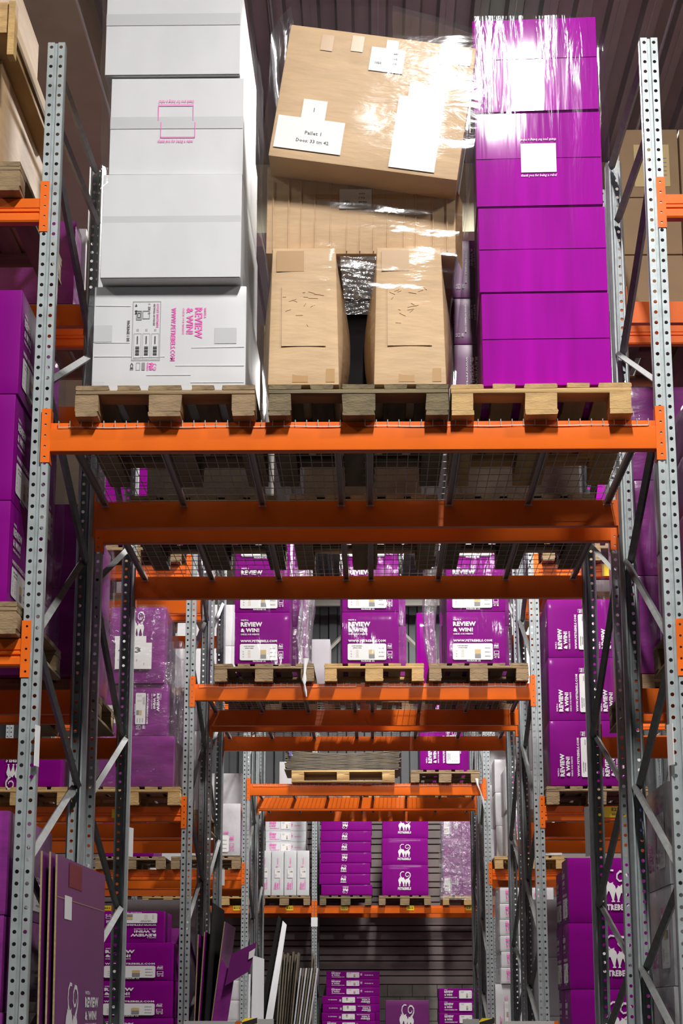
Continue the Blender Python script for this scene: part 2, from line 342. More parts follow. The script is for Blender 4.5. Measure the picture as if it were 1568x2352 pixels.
def carton(label, X0, X1, Y0, Y1, Z0, Z1, m='purple', art=None, face='-y', group=None, rz=0., turn=0, flaps=None, tape=None, bulge=.002, cat='carton', name='carton', ry=0., lift=0.):
    w, d, h = X1 - X0, Y1 - Y0, Z1 - Z0; SEED[0] += 1
    rd = random.Random(SEED[0])
    o = link(name, soft_box(w, d, h, m, bulge, seed=SEED[0]), None, ((X0 + X1) / 2, (Y0 + Y1) / 2, Z0), (0, ry, rz))
    tag(o, label, cat, group)
    f = 0.
    if flaps:      # two front flaps meeting at a seam
        s_ = flaps; f = .004
        for a, b in ((.004, h * s_ - .003), (h * s_ + .003, h - .004)):
            mb = MB(); lip = rd.uniform(.001, .006)
            mb.extr([(-d / 2 - .0045 - (lip if b < h * .7 else 0) * 0, a), (-d / 2 - .0045 - lip * (1 if a < .02 else 0), b), (-d / 2 - .001, b), (-d / 2 - .001, a)], -w / 2 + .003, w / 2 - .003, m)
            link('flap', mb.mesh('flap'), o)
    if tape:
        mb = MB(); tw = .03; z_ = h * (flaps or .5)
        mb.box(-w / 2 + .002, w / 2 - .002, -d / 2 - .0095, -d / 2 - .009, z_ - tw, z_ + tw, tape)
        link('tape', mb.mesh('tape'), o)
    if art:
        for kind, fc, tn, ar in (art if isinstance(art, list) else [(art, face, turn, (0, 0, 1, 1))]):
            off = .0035 + lift + (f + .004 if fc == '-y' else 0)
            if kind.startswith('review'):
                ink = 'ink_pink' if 'pink' in kind else 'ink_white'
                a, p, q = art_review(ink, 'wide' in kind)
                on_face(o, w, d, h, fc, a, 'printed_lettering', *ar, off=off, turn=tn)
                if 'only' in kind: continue
                pl = on_face(o, w, d, h, fc, p, 'label_panel', *ar, off=off, turn=tn)
                c = bpy.data.objects.new('label_print', q); c['kind'] = 'stuff'; COL.objects.link(c); c.parent = pl; c.location = (0, 0, .0008)
            elif kind.startswith('cats'):
                on_face(o, w, d, h, fc, art_cats('ink_pink' if 'pink' in kind else 'ink_white', word='plain' not in kind), 'cat_emblem', *ar, off=off, turn=tn)
            elif kind == 'rebel_pink': on_face(o, w, d, h, fc, art_rebel('ink_pink', False), 'printed_frame', *ar, off=off, turn=tn)
            elif kind == 'rebel_white': on_face(o, w, d, h, fc, art_rebel('ink_white', True), 'printed_frame', *ar, off=off, turn=tn)
            elif kind == 'paper':
                k = 'paper'
                if k not in _A:
                    a = MB(); a.rect(0, 0, 1, 1, 'paper'); _A[k] = a.mesh('paper_label')
                    a = MB(); a.text('1050', .12, .3, .1, 'ink_black', w=.2); a.text('640', .6, .72, .1, 'ink_grey', w=.2); a.text('102', .6, .5, .1, 'ink_grey', w=.2); a.text('8090', .6, .28, .1, 'ink_black', w=.25)
                    _A['paper2'] = a.mesh('label_print')
                pl = on_face(o, w, d, h, fc, _A[k], 'paper_label', *ar, off=off, turn=tn)
                c = bpy.data.objects.new('label_print', _A['paper2']); c['kind'] = 'stuff'; COL.objects.link(c); c.parent = pl; c.location = (0, 0, .0008)
    return o
CATC = (.34, .18, .32, .62)
ORD = {1: ['only'], 2: ['lower', 'upper'], 3: ['lowest', 'middle', 'top'], 4: ['lowest', 'second lowest', 'third lowest', 'top']}
def ordn(i, n):
    if n in ORD: return ORD[n][i]
    return ['lowest', 'second lowest', 'third lowest', 'fourth', 'fifth', 'sixth', 'seventh', 'eighth', 'ninth', 'tenth'][i] if i < n - 1 else 'top'
def stack(desc, where, X0, X1, Y0, Y1, zs, m, art=None, group=None, jit=.006, **kw):
    r = []; n = len(zs) - 1
    for i in range(n):
        jx = random.uniform(-jit, jit); jz = random.uniform(-.006, .006)
        lab = '%s, %s in %s' % (desc, ordn(i, n), where) if n > 1 else '%s, alone on %s' % (desc, where)
        r.append(carton(lab, X0 + jx, X1 + jx, Y0, Y1, zs[i] + .001, zs[i + 1] - .001, m, art, group=group, rz=jz, **kw))
    return r

# ------------------------------------------------------------------ structure
def ribs(x0, x1, pitch, depth):
    p = []; x = x0
    while x < x1:
        p += [(x, 0), (x + pitch * .42, 0), (x + pitch * .5, depth), (x + pitch * .92, depth)]; x += pitch
    return p
mb = MB(); mb.box(-9, 9, -6, 33, -.1, 0, 'floor'); struct('floor', mb)
ZC = 7.6
mb = MB(); pr = [(a, ZC + b) for a, b in ribs(-9, 9, .25, .085)]
mb.extr(pr, -6, 32.2, 'ceil', 'y', closed=False)
mb.box(-9, 9, -6, 32.2, ZC + .1, ZC + .15, 'ceil')
for i in range(72):    # stiffening folds in every pan
    x = -9 + .25 * i; mb.box(x + .045, x + .055, -6, 32.2, ZC - .006, ZC, 'galv' if i % 4 == 0 else 'ceil')
struct('ceiling', mb)
mb = MB()    # back wall: ribbed brown cladding between a block plinth and grey upper cladding
z = .95; i = 0
while z < 3.6:
    h = .135 if i % 2 == 0 else .09
    mb.extr([(31.93, z), (31.90, z + .012), (31.90, z + h - .008), (31.93, z + h)], -9, 9, 'wallm'); z += h + .004; i += 1
for r in range(5):
    for c in range(45):
        x = -9 + c * .4 + (r % 2) * .2; mb.box(x + .004, x + .396, 31.86 + random.uniform(0, .006), 31.92, r * .19 + .004, r * .19 + .186, 'block')
mb.box(-9, 9, 31.94, 32.1, 0, 3.62, 'dark')
pr = [(a, 32.0 - b) for a, b in ribs(-9, 9, .3, .06)]
mb.extr(pr, 3.62, ZC, 'wallg', 'z', closed=False)
mb.box(-9, 9, 32.02, 32.15, 3.6, ZC, 'wallg')
struct('wall_back', mb)
mb = MB(); mb.box(-9.2, -9, -6, 32.2, 0, ZC + .2, 'wallg'); struct('wall_left', mb)
mb = MB(); mb.box(9, 9.2, -6, 32.2, 0, ZC + .2, 'wallg'); struct('wall_right', mb)
mb = MB(); mb.box(-9.2, 9.2, -6.2, -6, 0, ZC + .2, 'wallg'); struct('wall_front', mb)
mb = MB(); mb.box(-4.4, -2.0, -5.9, 31.8, 7.16, 7.6, 'conc'); mb.box(-2.0, -1.99, -5.9, 31.8, 7.16, 7.19, 'paper'); struct('trim_1', mb)
mb = MB(); mb.box(-1.9, 8.9, 15.2, 15.5, 6.95, 7.58, 'conc'); struct('trim_2', mb)
def tube_thing(name, label, cat, p, q, r, m, n=8):
    p = Vector(p); mb = MB(); mb.bar((0, 0, 0), Vector(q) - p, r, m, n); o = link(name, mb.mesh(name, 50), None, p); tag(o, label, cat); return o
tube_thing('ceiling_pipe', 'dark service pipe running under ceiling beside the taupe beam, left of the white cartons', 'pipe', (-1.83, -5, 7.42), (-1.83, 31.5, 7.42), .035, 'dgalv')
tube_thing('ceiling_pipe', 'bright steel conduit under the ceiling at top right behind the tall upright', 'pipe', (2.16, -5, 7.5), (2.16, 31.5, 7.5), .016, 'galv')
tube_thing('ceiling_pipe', 'thin steel conduit under the ceiling left of the leaning kraft carton', 'pipe', (-.72, -5, 7.52), (-.72, 31.5, 7.52), .012, 'galv')
# roof truss near the back wall
o = link('roof_truss', None, None, (0, 30.9, 6.55)); tag(o, 'pale lattice steel truss high in front of the back wall', 'truss')
mb = MB(); mb.box(-8, 8, -.05, .05, .42, .54, 'steel'); link('top_chord', mb.mesh('chord'), o)
mb = MB(); mb.box(-8, 8, -.05, .05, -.62, -.54, 'steel'); link('bottom_chord', mb.mesh('chord'), o)
for i in range(16):
    a = -8 + i; mb = MB(); z0, z1 = ((-.56, .44) if i % 2 else (.44, -.56)); mb.bar((a, 0, z0), (a + 1, 0, z1), .035, 'steel'); link('web_bar', mb.mesh('web_bar'), o)
# lamps
for i, (x, y, z, sx, sy, p) in enumerate(LAMPS):
    ai = ['nearest', 'second', 'third', 'farthest'][i // 3]; si = ['left', 'middle', 'right'][i % 3]
    mb = MB(); mb.box(-sx / 2 - .03, sx / 2 + .03, -sy / 2 - .03, sy / 2 + .03, 0, .08, 'lgrey')
    o = link('ceiling_lamp', mb.mesh('housing'), None, (x, y, z)); tag(o, 'long white ceiling lamp on the %s over the %s aisle' % (si, ai), 'lamp')
    for s in (-1, 1):
        mb = MB(); k = max(sx, sy) * .35 * s; a = (k, 0) if sx > sy else (0, k)
        mb.bar((a[0], a[1], .08), (a[0], a[1], ZC - z), .006, 'steel', 6); link('hanger', mb.mesh('hanger'), o)

# ------------------------------------------------------------------ racking
XB = [-4.292, -1.492, 1.308, 4.108]
ROWS = dict(A=(8.233, 9.68, 0), B=(9.965, 11.46, 1), C=(15.38, 16.84, 0), D=(17.14, 18.53, 1), E=(22.47, 24.0, 0), F=(24.235, 25.66, 1), G=(30.31, 31.7, 0))
RN = dict(A='nearest', B='second', C='third', D='fourth', E='fifth', F='sixth', G='back wall')
ZH = [.0186 + .05 * k for k in range(0, 100)]
mb = MB()
zs = [z for z in ZH if z > .03]
for s in (-1, 1): mb.holed(*sorted((s * .009, s * .040)), zs, .05, .0088, 'galv', hx=s * .0225)
za, zb = zs[0] - .025, zs[-1] + .025
mb.extr([(-.009, 0), (-.006, .012), (.006, .012), (.009, 0)], za, zb, 'galv', 'z', closed=False)
for s in (-1, 1):
    mb.extr([(s * .040, 0), (s * .0415, .003), (s * .0415, .058), (s * .030, .072), (s * .030, .085), (s * .022, .085)], za, zb, 'galv', 'z', closed=False)
UP = mb.mesh('upright', 40)
mb = MB(); mb.box(-.06, .06, -.02, .10, 0, .006, 'galv'); FOOT = mb.mesh('foot_plate')
NODES_F = [.35, 1.13, 2.12, 3.30, 4.42]; NODES_R = [.75, 1.63, 2.78, 3.90]
_B = {}
def brace_mesh(dy, dz):
    k = (round(dy, 3), round(dz, 3))
    if k not in _B:
        b = MB(); b.bar((0, 0, 0), (0, dy, dz), .0165, 'dgalv', 4, .0225); _B[k] = b.mesh('brace')
    return _B[k]
def frame(row, x, place):
    y0, y1, flip = ROWS[row]; D = y1 - y0
    o = link('upright_frame', None, None, (x, y0, 0)); tag(o, 'grey perforated upright frame with zigzag bracing, %s, %s rack' % (place, RN[row]), 'rack frame', 'upright frames of the racking')
    link('upright', UP, o, (0, 0, .0)); link('upright', UP, o, (0, D, 0), (0, 0, math.pi))
    link('foot_plate', FOOT, o); link('foot_plate', FOOT, o, (0, D, 0), (0, 0, math.pi))
    a, b = (.06, D - .06)
    if flip: a, b = b, a
    seq = [(a, NODES_F[0])]
    for i in range(4): seq += [(b, NODES_R[i]), (a, NODES_F[i + 1])]
    segs = [(seq[i], seq[i + 1]) for i in range(len(seq) - 1)]
    segs += [((a, .16), (b, .16)), ((a, 4.60), (b, 4.66)), ((a, 4.93), (b, 4.97))]
    for i, (p, q) in enumerate(segs):
        zoff = .025 * (1 if i % 2 else -1) if i < 8 else 0
        if p[0] > q[0]: p, q = q, p
        link('brace', brace_mesh(q[0] - p[0], q[1] - p[1]), o, (.012 * (1 if i % 2 else -1), p[0], p[1] + (zoff * 0)))
    return o
PL = ['far left side', 'left of the passage', 'right of the passage', 'far right side']
for r in 'ABCDEF':
    for i, x in enumerate(XB): frame(r, x, PL[i])
XG = [-6.534, -3.734, -.934, 1.866, 4.666]
for x, pl in zip(XG[1:], ['hidden far left', 'left of the tall cat cartons', 'right of the wrapped lilac cartons', 'far right']): frame('G', x, pl)

def beam_prof(kind, h):
    t = .05
    if kind == 'plain':
        return [(-.002, .010), (-.002, h - .030), (.012, h - .028), (.012, h), (t, h), (t, 0), (.006, 0), (.0, .003)]
    return [(-.002, .008), (-.002, h * .30), (.006, h * .33), (.006, h * .40), (-.002, h * .43), (-.002, h * .50), (.006, h * .53), (.006, h * .57), (.001, h * .60), (.001, h - .004), (.006, h), (t, h), (t, 0), (.004, 0)]
_C = {}
def conn_mesh(side):     # side=+1: plate sits on the upright to the left of the beam end
    if side not in _C:
        b = MB(); zs_ = [-.025 + .05 * i for i in range(5)]
        a, c = (.004, .0455)
        if side < 0: a, c = -c, -a
        b.holed(a, c, zs_, .05, .0055, 'orange', y=-.0045, hx=side * .0225)
        xo = side * .0455; xi = side * .0425
        b.box(min(xo, xi), max(xo, xi), -.0045, .06, -.05, .20, 'orange')
        b.box(side * .004 if side > 0 else side * .006, side * .006 if side > 0 else side * .004, -.0045, -.0005, -.05, .20, 'orange')
        b.box(a, c, -.0045, -.0005, -.0505, -.05, 'orange'); b.box(a, c, -.0045, -.0005, .20, .2005, 'orange')
        _C[side] = b.mesh('end_connector')
    return _C[side]
_BM = {}
def beam(row, xl, xr, z, h, rear, kind, where):
    y0, y1, _ = ROWS[row]; L = xr - xl - .091; k = (round(L, 3), h, kind)
    if k not in _BM:
        b = MB(); b.extr(beam_prof(kind, h), -L / 2, L / 2, 'orange'); _BM[k] = b.mesh('beam', 25)
    o = link('pallet_beam', _BM[k], None, ((xl + xr) / 2, y1 if rear else y0, z), (0, 0, math.pi if rear else 0))
    tag(o, 'orange %s pallet beam of %s, %s rack row' % ('rear' if rear else 'front', where, RN[row]), 'shelf beam', 'orange pallet beams')
    hx = (xr - xl) / 2
    link('end_connector', conn_mesh(1), o, (-hx, 0, 0)); link('end_connector', conn_mesh(-1), o, (hx, 0, 0))
    return o
ZT, Z1, Z2 = 2.971, 2.0, 4.08
for r in 'ABCDEF':
    for rear in (0, 1):
        beam(r, XB[1], XB[2], ZT, .137, rear, 'plain', 'the passage shelf')
        for i, s in ((0, 'left'), (2, 'right')):
            beam(r, XB[i], XB[i + 1], Z1, .123, rear, 'groove', 'the %s bay lower shelf' % s)
            beam(r, XB[i], XB[i + 1], (Z2 if r in 'AB' else 3.98), .118, rear, 'groove', 'the %s bay upper shelf' % s)
for i, s in ((0, 'far left'), (1, 'left'), (2, 'middle'), (3, 'right')):
    for rear in (0, 1): beam('G', XG[i], XG[i + 1], Z1, .12, rear, 'plain', 'the %s bay' % s)

# wire decks
def deck(row, x0, x1, where):
    y0, y1, _ = ROWS[row]; D = y1 - y0; W = x1 - x0
    o = link('wire_deck', None, None, (x0, y0, ZT + .137)); tag(o, 'zinc wire mesh deck on the %s of the passage shelf, %s rack row' % (where, RN[row]), 'wire deck', 'wire mesh decks')
    k = ('deck', round(D, 2), round(W, 2))
    if k not in _A:
        b = MB(); n = int(W / .05); r = .0021
        for i in range(n + 1):
            x = .01 + (W - .02) * i / n
            b.bar((x, -.008, .002), (x, D + .008, .002), r, 'wire'); b.bar((x, -.008, .004), (x, -.008, -.027), r, 'wire'); b.bar((x, D + .008, .004), (x, D + .008, -.027), r, 'wire')
        y = .07
        while y < D - .03: b.bar((0, y, -.002), (W, y, -.002), r, 'wire'); y += .118
        # the hanging edge wire, slightly wavy
        for yy in (-.008, D + .008):
            for i in range(n):
                xa, xb = .01 + (W - .02) * i / n, .01 + (W - .02) * (i + 1) / n
                b.bar((xa, yy, -.026 + .002 * math.sin(i)), (xb, yy, -.026 + .002 * math.sin(i + 1)), r, 'wire')
        c = MB(); c.extr([(-.016, -.026), (-.016, -.004), (.016, -.004), (.016, -.026), (.011, -.026), (.011, -.009), (-.011, -.009), (-.011, -.026)], .05, D - .05, 'chan', 'y')
        for yy in (.052, D - .056): c.box(-.02, .02, yy, yy + .004, -.030, -.022, 'wire')
        _A[k] = (b.mesh('wire_grid'), c.mesh('support_channel'))
    g = link('wire_grid', _A[k][0], o); g['kind'] = 'stuff'
    for i in range(4): link('support_channel', _A[k][1], o, (.03 + (W - .06) * i / 3, 0, 0))
for r in 'ABCDEF':
    deck(r, -1.42, -.135, 'left half'); deck(r, -.045, 1.24, 'right half')

# ------------------------------------------------------------------ pallets
def wonky(w, d, h, m, seed, taper=False):
    rd = random.Random(seed); b = MB(); k = b.mi(m); n = 3; e = .0035
    rings = []
    for i in range(n + 1):
        y = -d / 2 + d * i / n; rings.append([(sx * w / 2 + rd.uniform(-e, e) * (abs(sx)), y, z + rd.uniform(-e, e) * .35) for sx, z in ((-1, .003), (-1 + .006 / w, 0), (1 - .006 / w, 0), (1, .003), (1, h - .003), (1 - .006 / w, h), (-1 + .006 / w, h), (-1, h - .003))])
    for rg in rings: b.v += rg
    for i in range(n):
        for j in range(8):
            q = (j + 1) % 8; b.f.append((i * 8 + j, i * 8 + q, i * 8 + 8 + q, i * 8 + 8 + j)); b.m.append(k)
    b.f.append(tuple(range(7, -1, -1))); b.f.append(tuple(n * 8 + j for j in range(8))); b.m += [k, k]
    return b.mesh('board', 50)
_P = {}
def pallet_meshes(m, s):
    k = (m, s)
    if k not in _P:
        _P[k] = dict(w=wonky(.145, 1.2, .022, m, s), n=wonky(.10, 1.2, .022, m, s + 1), x=wonky(.145, .8, .022, m, s + 2), b=wonky(.10, .145, .078, m, s + 3), bw=wonky(.145, .145, .078, m, s + 4), bb=wonky(.10, 1.2, .022, m, s + 5), bwb=wonky(.145, 1.2, .022, m, s + 6))
    return _P[k]
def pallet(label, x, y, z, m='wood_aged', rz=0., long=False, s=0, bottom_mat=None):
    """x: left edge, y: front edge. short (0.8 m) face to the front unless long"""
    P = pallet_meshes(m, s)
    cx, cy = (x + .6, y + .4) if long else (x + .4, y + .6)
    o = link('wooden_pallet', None, None, (cx, cy, z), (0, 0, rz + (R90 if long else 0)))
    tag(o, label, 'pallet', 'wooden pallets')
    for px, k in ((-.3275, 'w'), (-.165, 'n'), (0, 'w'), (.165, 'n'), (.3275, 'w')): link('top_board', P[k], o, (px, 0, .122), (0, 0, random.uniform(-.003, .003)))
    for py in (-.5275, 0, .5275):
        link('cross_board', P['x'], o, (0, py, .100), (0, 0, R90))
        for px, k in ((-.35, 'b'), (0, 'bw'), (.35, 'b')): link('block', P[k], o, (px, py, .022))
    for px, k in ((-.35, 'bb'), (0, 'bwb'), (.35, 'bb')): link('bottom_board', P[k], o, (px, 0, 0))
    return o

# ------------------------------------------------------------------ stretch film
def film(label, secs, m='film', n=56, amp=.012, rows=46, seed=1, kx=9., kz=5.):
    """loft of rounded rectangles; secs = [(z, x0, x1, y0, y1)]"""
    rd = random.Random(seed); ph = [rd.uniform(0, 6.3) for _ in range(8)]; b = MB(); k = b.mi(m)
    z0, z1 = secs[0][0], secs[-1][0]; ox, oy = (secs[0][1] + secs[0][2]) / 2, (secs[0][3] + secs[0][4]) / 2
    for r in range(rows + 1):
        z = z0 + (z1 - z0) * r / rows
        for q in range(len(secs) - 1):
            if secs[q][0] <= z <= secs[q + 1][0] + 1e-6: break
        t = (z - secs[q][0]) / max(1e-6, secs[q + 1][0] - secs[q][0]); c = [secs[q][i] * (1 - t) + secs[q + 1][i] * t for i in range(1, 5)]
        cx, cy, hx, hy = (c[0] + c[1]) / 2, (c[2] + c[3]) / 2, (c[1] - c[0]) / 2, (c[3] - c[2]) / 2
        per = [(-1, -1), (1, -1), (1, 1), (-1, 1)]
        for i in range(n):
            u = 4 * i / n; s_ = int(u); f = u - s_; a, e = per[s_], per[(s_ + 1) % 4]
            px, py = a[0] * (1 - f) + e[0] * f, a[1] * (1 - f) + e[1] * f
            wv = math.sin(kx * u + kz * z + ph[0]) * .5 + math.sin(2.3 * kx * u - 1.7 * kz * z + ph[1]) * .3 + math.sin(kx * .6 * u + 3.1 * kz * z + ph[2]) * .4
            d_ = amp * (wv * .6 + .3)
            b.v.append((cx + px * (hx + d_) - ox, cy + py * (hy + d_) - oy, z - z0))
    for r in range(rows):
        for i in range(n):
            j = (i + 1) % n; b.f.append((r * n + i, r * n + j, (r + 1) * n + j, (r + 1) * n + i)); b.m.append(k)
    o = link('stretch_film', b.mesh('film', 80), None, (ox, oy, z0)); tag(o, label, 'plastic film'); return o
def strip(label, pts, width, m='white_wrap', name='film_tail'):
    b = MB(); p0 = Vector(pts[0]); k = b.mi(m)
    for i, p in enumerate(pts):
        w_ = width * (1, .6, .35, .8, .3, .55, .2)[i % 7]; q = Vector(p) - p0
        b.v += [tuple(q + Vector((-w_ / 2, .004 * (i % 2), 0))), tuple(q + Vector((0, -.006, 0))), tuple(q + Vector((w_ / 2, .003, 0)))]
    for i in range(len(pts) - 1):
        for j in (0, 1): b.f.append((3 * i + j, 3 * i + j + 1, 3 * i + 4 + j, 3 * i + 3 + j)); b.m.append(k)
    o = link(name, b.mesh(name, 80), None, p0); tag(o, label, 'plastic film'); return o

# ================================================================== row A, passage shelf
ZP = 3.1095; ZB = ZP + .1445
pallet('weathered brown pallet under the white cartons on the nearest passage shelf', -1.326, 8.15, ZP, 'wood_aged', s=1)
pallet('dark weathered pallet under the kraft cartons on the nearest passage shelf', -.466, 8.15, ZP, 'wood_dark', s=11, rz=.004)
pallet('pale fresh pallet under the purple cartons on the nearest passage shelf', .362, 8.15, ZP, 'wood', s=21, rz=-.022)
gW = 'white cartons on the nearest passage shelf'
c = carton('white carton printed sideways in pink and black, lowest in the white stack', -1.27, -.574, 8.235, 9.3, ZB, 3.757, 'white', group=gW)
def place_turned(o, mb_, name, x, z, d):
    """mb_ drawn upright; placed turned 90 degrees clockwise with its upper-left corner at (x, z) on the front"""
    c_ = bpy.data.objects.new(name, mb_.mesh(name)); c_['kind'] = 'stuff'; COL.objects.link(c_); c_.parent = o
    c_.matrix_local = Matrix.Translation((x, -d / 2 - .0035, z)) @ Matrix.Rotation(R90, 4, 'X') @ Matrix.Rotation(-R90, 4, 'Z'); return c_
a = MB()
a.text('WRITE A', .0, .150, .010, 'ink_pink', w=.050); a.text('REVIEW', .0, .109, .034, 'ink_pink', w=.148, bold=.028)
a.text('& WIN!', .0, .070, .034, 'ink_pink', w=.128, bold=.028); a.text('CHECK OUR WEBSITE', .0, .052, .009, 'ink_pink', w=.128, bold=.015)
a.text('WWW.PETREBELS.COM', .0, .0, .023, 'ink_pink', w=.255, bold=.025)
place_turned(c, a, 'printed_lettering', .005, .398, 1.065)
a = MB(); t_ = .0022
a.ring(0, 0, .285, .128, t_, 'ink_grey')
a.text('LUCKY BASTARDS', .012, .108, .011, 'ink_pink', w=.115); a.text('SETTING OF PIECES', .012, .094, .008, 'ink_black', w=.105)
a.text('1  ZX   2', .012, .070, .010, 'ink_black', w=.05); a.text('4  M', .012, .010, .010, 'ink_black', w=.05)
a.ring(.045, .045, .085, .078, .003, 'ink_grey'); a.ring(.045, .016, .09, .042, .004, 'ink_grey'); a.ring(.055, .022, .08, .036, .003, 'ink_black')
for i in range(3):
    y_ = .008 + .040 * i; a.ring(.155, y_, .277, y_ + .034, .0014, 'ink_grey'); a.rect(.168, y_ + .014, .205, y_ + .019, 'ink_black'); a.ring(.134, y_ + .012, .143, y_ + .021, .0015, 'ink_grey')
    for j in range(9): a.rect(.216 + .005 * j, y_ + .008, .216 + .005 * j + (.0032 if j % 3 else .0018), y_ + .026, 'ink_black')
a.text('PACKAGE 1 DE', .093, -.025, .013, 'ink_black', w=.10)
place_turned(c, a, 'label_print', -.170, .43, 1.065)
a = MB(); cats(a, .0, .075, .037, .045, 'ink_pink'); a.rect(.0, .052, .036, .067, 'ink_grey'); a.ring(0, .026, .036, .045, .002, 'ink_grey'); a.text('CE', .0, .0, .014, 'ink_black', w=.036)
place_turned(c, a, 'cat_emblem', -.175, .135, 1.065)
for x0, x1, z0, z1 in ((-.345, -.262, .235, .315), (.205, .305, .225, .30), (-.343, -.29, .0, .045)):
    a = MB(); a.box(x0, x1, -.5355, -.5345, z0, z1, 'tape_clear'); link('tape', a.mesh('tape'), c)
for x0, x1, z in ((-.34, -.18, .232), (-.34, -.17, .165), (-.34, -.18, .41), (.10, .34, .205), (.03, .34, .12), (.10, .34, .04), (-.1, .1, .075), (-.16, -.02, .16)):
    a = MB(); a.bar((x0, -.534, z), (x1, -.534, z + random.uniform(-.004, .004)), .0022, 'white', 5); link('crease', a.mesh('crease'), c)
for i, (x0, x1, z0, z1, fl, ar) in enumerate(((-1.234, -.594, 3.765, 4.277, .53, None), (-1.218, -.597, 4.282, 4.774, .53, 'rebel_pink'), (-1.246, -.611, 4.778, 5.27, .58, None))):
    lab = ['plain white carton with a taped seam, second from bottom of the white stack', 'white carton with a pink bracket print on its seam, third in the white stack', 'plain white carton cut off by the picture top, topmost of the white stack'][i]
    carton(lab, x0, x1, (8.155, 8.18, 8.16)[i], 9.28, z0, z1, 'white', [('rebel_pink', '-y', 0, (.365, .32, .26, .43))] if ar else None, flaps=fl, tape='tape_clear', group=gW, rz=(-.004, .003, -.003)[i])
film('clear wrinkled film wrapped around the white carton stack', [(3.24, -1.285, -.555, 8.12, 9.36), (3.55, -1.275, -.545, 8.13, 9.36), (3.76, -1.262, -.56, 8.12, 9.36), (4.28, -1.245, -.56, 8.13, 9.34), (4.8, -1.255, -.575, 8.14, 9.34), (5.3, -1.262, -.585, 8.14, 9.34)], 'film', amp=.012, seed=3)

# kraft stack
def kraft_tall(label, x0, x1, z0, z1, bxl, bxr):
    w_, h = x1 - x0, z1 - z0; o = link('carton', soft_box(w_, 1.08, h, 'kraft', .004, n=10, bx=.065, by=.012, seed=int(x0 * 100) + 80, taper=.10), None, ((x0 + x1) / 2, 8.18 + .54, z0))
    tag(o, label, 'carton', 'tall kraft cartons'); return o
for lab, x0, x1 in (('tall bulging kraft carton with wrinkled paper patch, left of the dark gap', -.470, -.150), ('tall bulging kraft carton, right of the dark gap', .005, .330)):
    o = kraft_tall(lab, x0, x1, 3.262, 3.918, 0, 0); w_ = x1 - x0
    a = MB(); 
    for i in range(10):
        for j in range(8): pass
    a.extr([(-.5522, .18), (-.551, .18), (-.5505, .47), (-.5518, .47)], -.10, .10, 'kraft')
    for _ in range(14):
        px, pz = random.uniform(-.08, .10), random.uniform(.28, .45); a.bar((px, -.553, pz), (px + random.uniform(-.03, .05), -.553, pz + random.uniform(-.015, .015)), .0018, 'kraft', 4)
    link('paper_patch', a.mesh('patch'), o)
    a = MB(); a.box(-.05, .02, -.5425, -.540, .012, .075, 'tape'); link('tape', a.mesh('tape'), o); a = MB(); a.box(.10, .14, -.5425, -.540, .012, .075, 'tape'); link('tape', a.mesh('tape'), o)
    a = MB(); a.box(-.125, .0, -.5475, -.5465, .54, .64, 'tape'); link('tape', a.mesh('tape'), o)
c = carton('wide crushed kraft carton under the leaning one, with a paper label', -.490, .385, 8.27, 9.3, 3.925, 4.36, 'kraft', [('paper', '-y', 0, (.385, .50, .17, .22))], bulge=.012, ry=.01, lift=.012)
for i in range(13):
    a = MB(); x = -.40 + .066 * i + random.uniform(-.01, .01); a.bar((x, -.5245, .01), (x + random.uniform(-.006, .006), -.5245, .36), .0035, 'kraft', 5); link('crease', a.mesh('crease'), c)
# corner flaps crushed outwards on the right
a = MB(); a.poly([(.43, -.50, .02), (.47, -.44, -.05), (.475, -.40, .30), (.43, -.48, .38)], 'kraft'); a.poly([(.43, -.50, .02), (.43, -.48, .38), (.475, -.40, .30), (.47, -.44, -.05)], 'kraft'); link('flap', a.mesh('flap'), c)
W4, H4 = .868, .668
o = link('carton', soft_box(W4, .98, H4, 'kraft', .003, n=8, r=.006, seed=44), None, (-.0425, 8.54, 4.253), (.0, .150, 0)); tag(o, 'large kraft carton leaning to the right on top of the kraft stack, papers stuck on', 'carton')
def slip(o, x0, x1, z0, z1, d, name='paper_label', off=.0055, marks=None, m='paper'):
    a = MB(); a.box(x0, x1, -d / 2 - off - .001, -d / 2 - off, z0, z1, m); p = link(name, a.mesh(name), o)
    if marks:
        a = MB()
        for t, x, z, h, w_ in marks: a.text(t, x, z, h, 'ink_black', w=w_, bold=.01)
        c_ = bpy.data.objects.new('label_print', a.mesh('label_print')); c_['kind'] = 'stuff'; COL.objects.link(c_); c_.parent = p
        c_.matrix_local = Matrix.Translation((0, -d / 2 - off - .0022, 0)) @ Matrix.Rotation(R90, 4, 'X')
slip(o, -.418, -.110, .045, .205, .98, marks=[('Pallet 1', -.285, .125, .017, .075), ('Doos: 33 tm 42', -.32, .085, .017, .15)])
slip(o, -.315, -.205, .205, .300, .98, marks=[('1', -.262, .24, .02, None)])
slip(o, -.045, .112, .485, .605, .98, marks=[('1050', -.02, .52, .012, .03), ('640', .06, .575, .010, .02), ('102', .06, .55, .010, .02), ('80', .06, .525, .010, .02)])
slip(o, .115, .325, .020, .380, .98); slip(o, .155, .310, .380, .450, .98)
for x, z in ((-.28, .585), (-.14, .60), (.02, .60), (.36, .60)): slip(o, x, x + .055, z - .03, z + .05, .98, 'tape', .0035, m='tape')
film('clear film over the leaning kraft carton, loose and crinkled at its sides', [(4.12, -.51, .44, 8.04, 9.2), (4.3, -.50, .455, 8.0, 9.2), (4.6, -.475, .50, 8.0, 9.15), (4.9, -.455, .525, 8.0, 9.1), (5.0, -.42, .30, 8.03, 9.1), (5.07, -.37, .10, 8.05, 9.0)], 'film', amp=.006, seed=8)
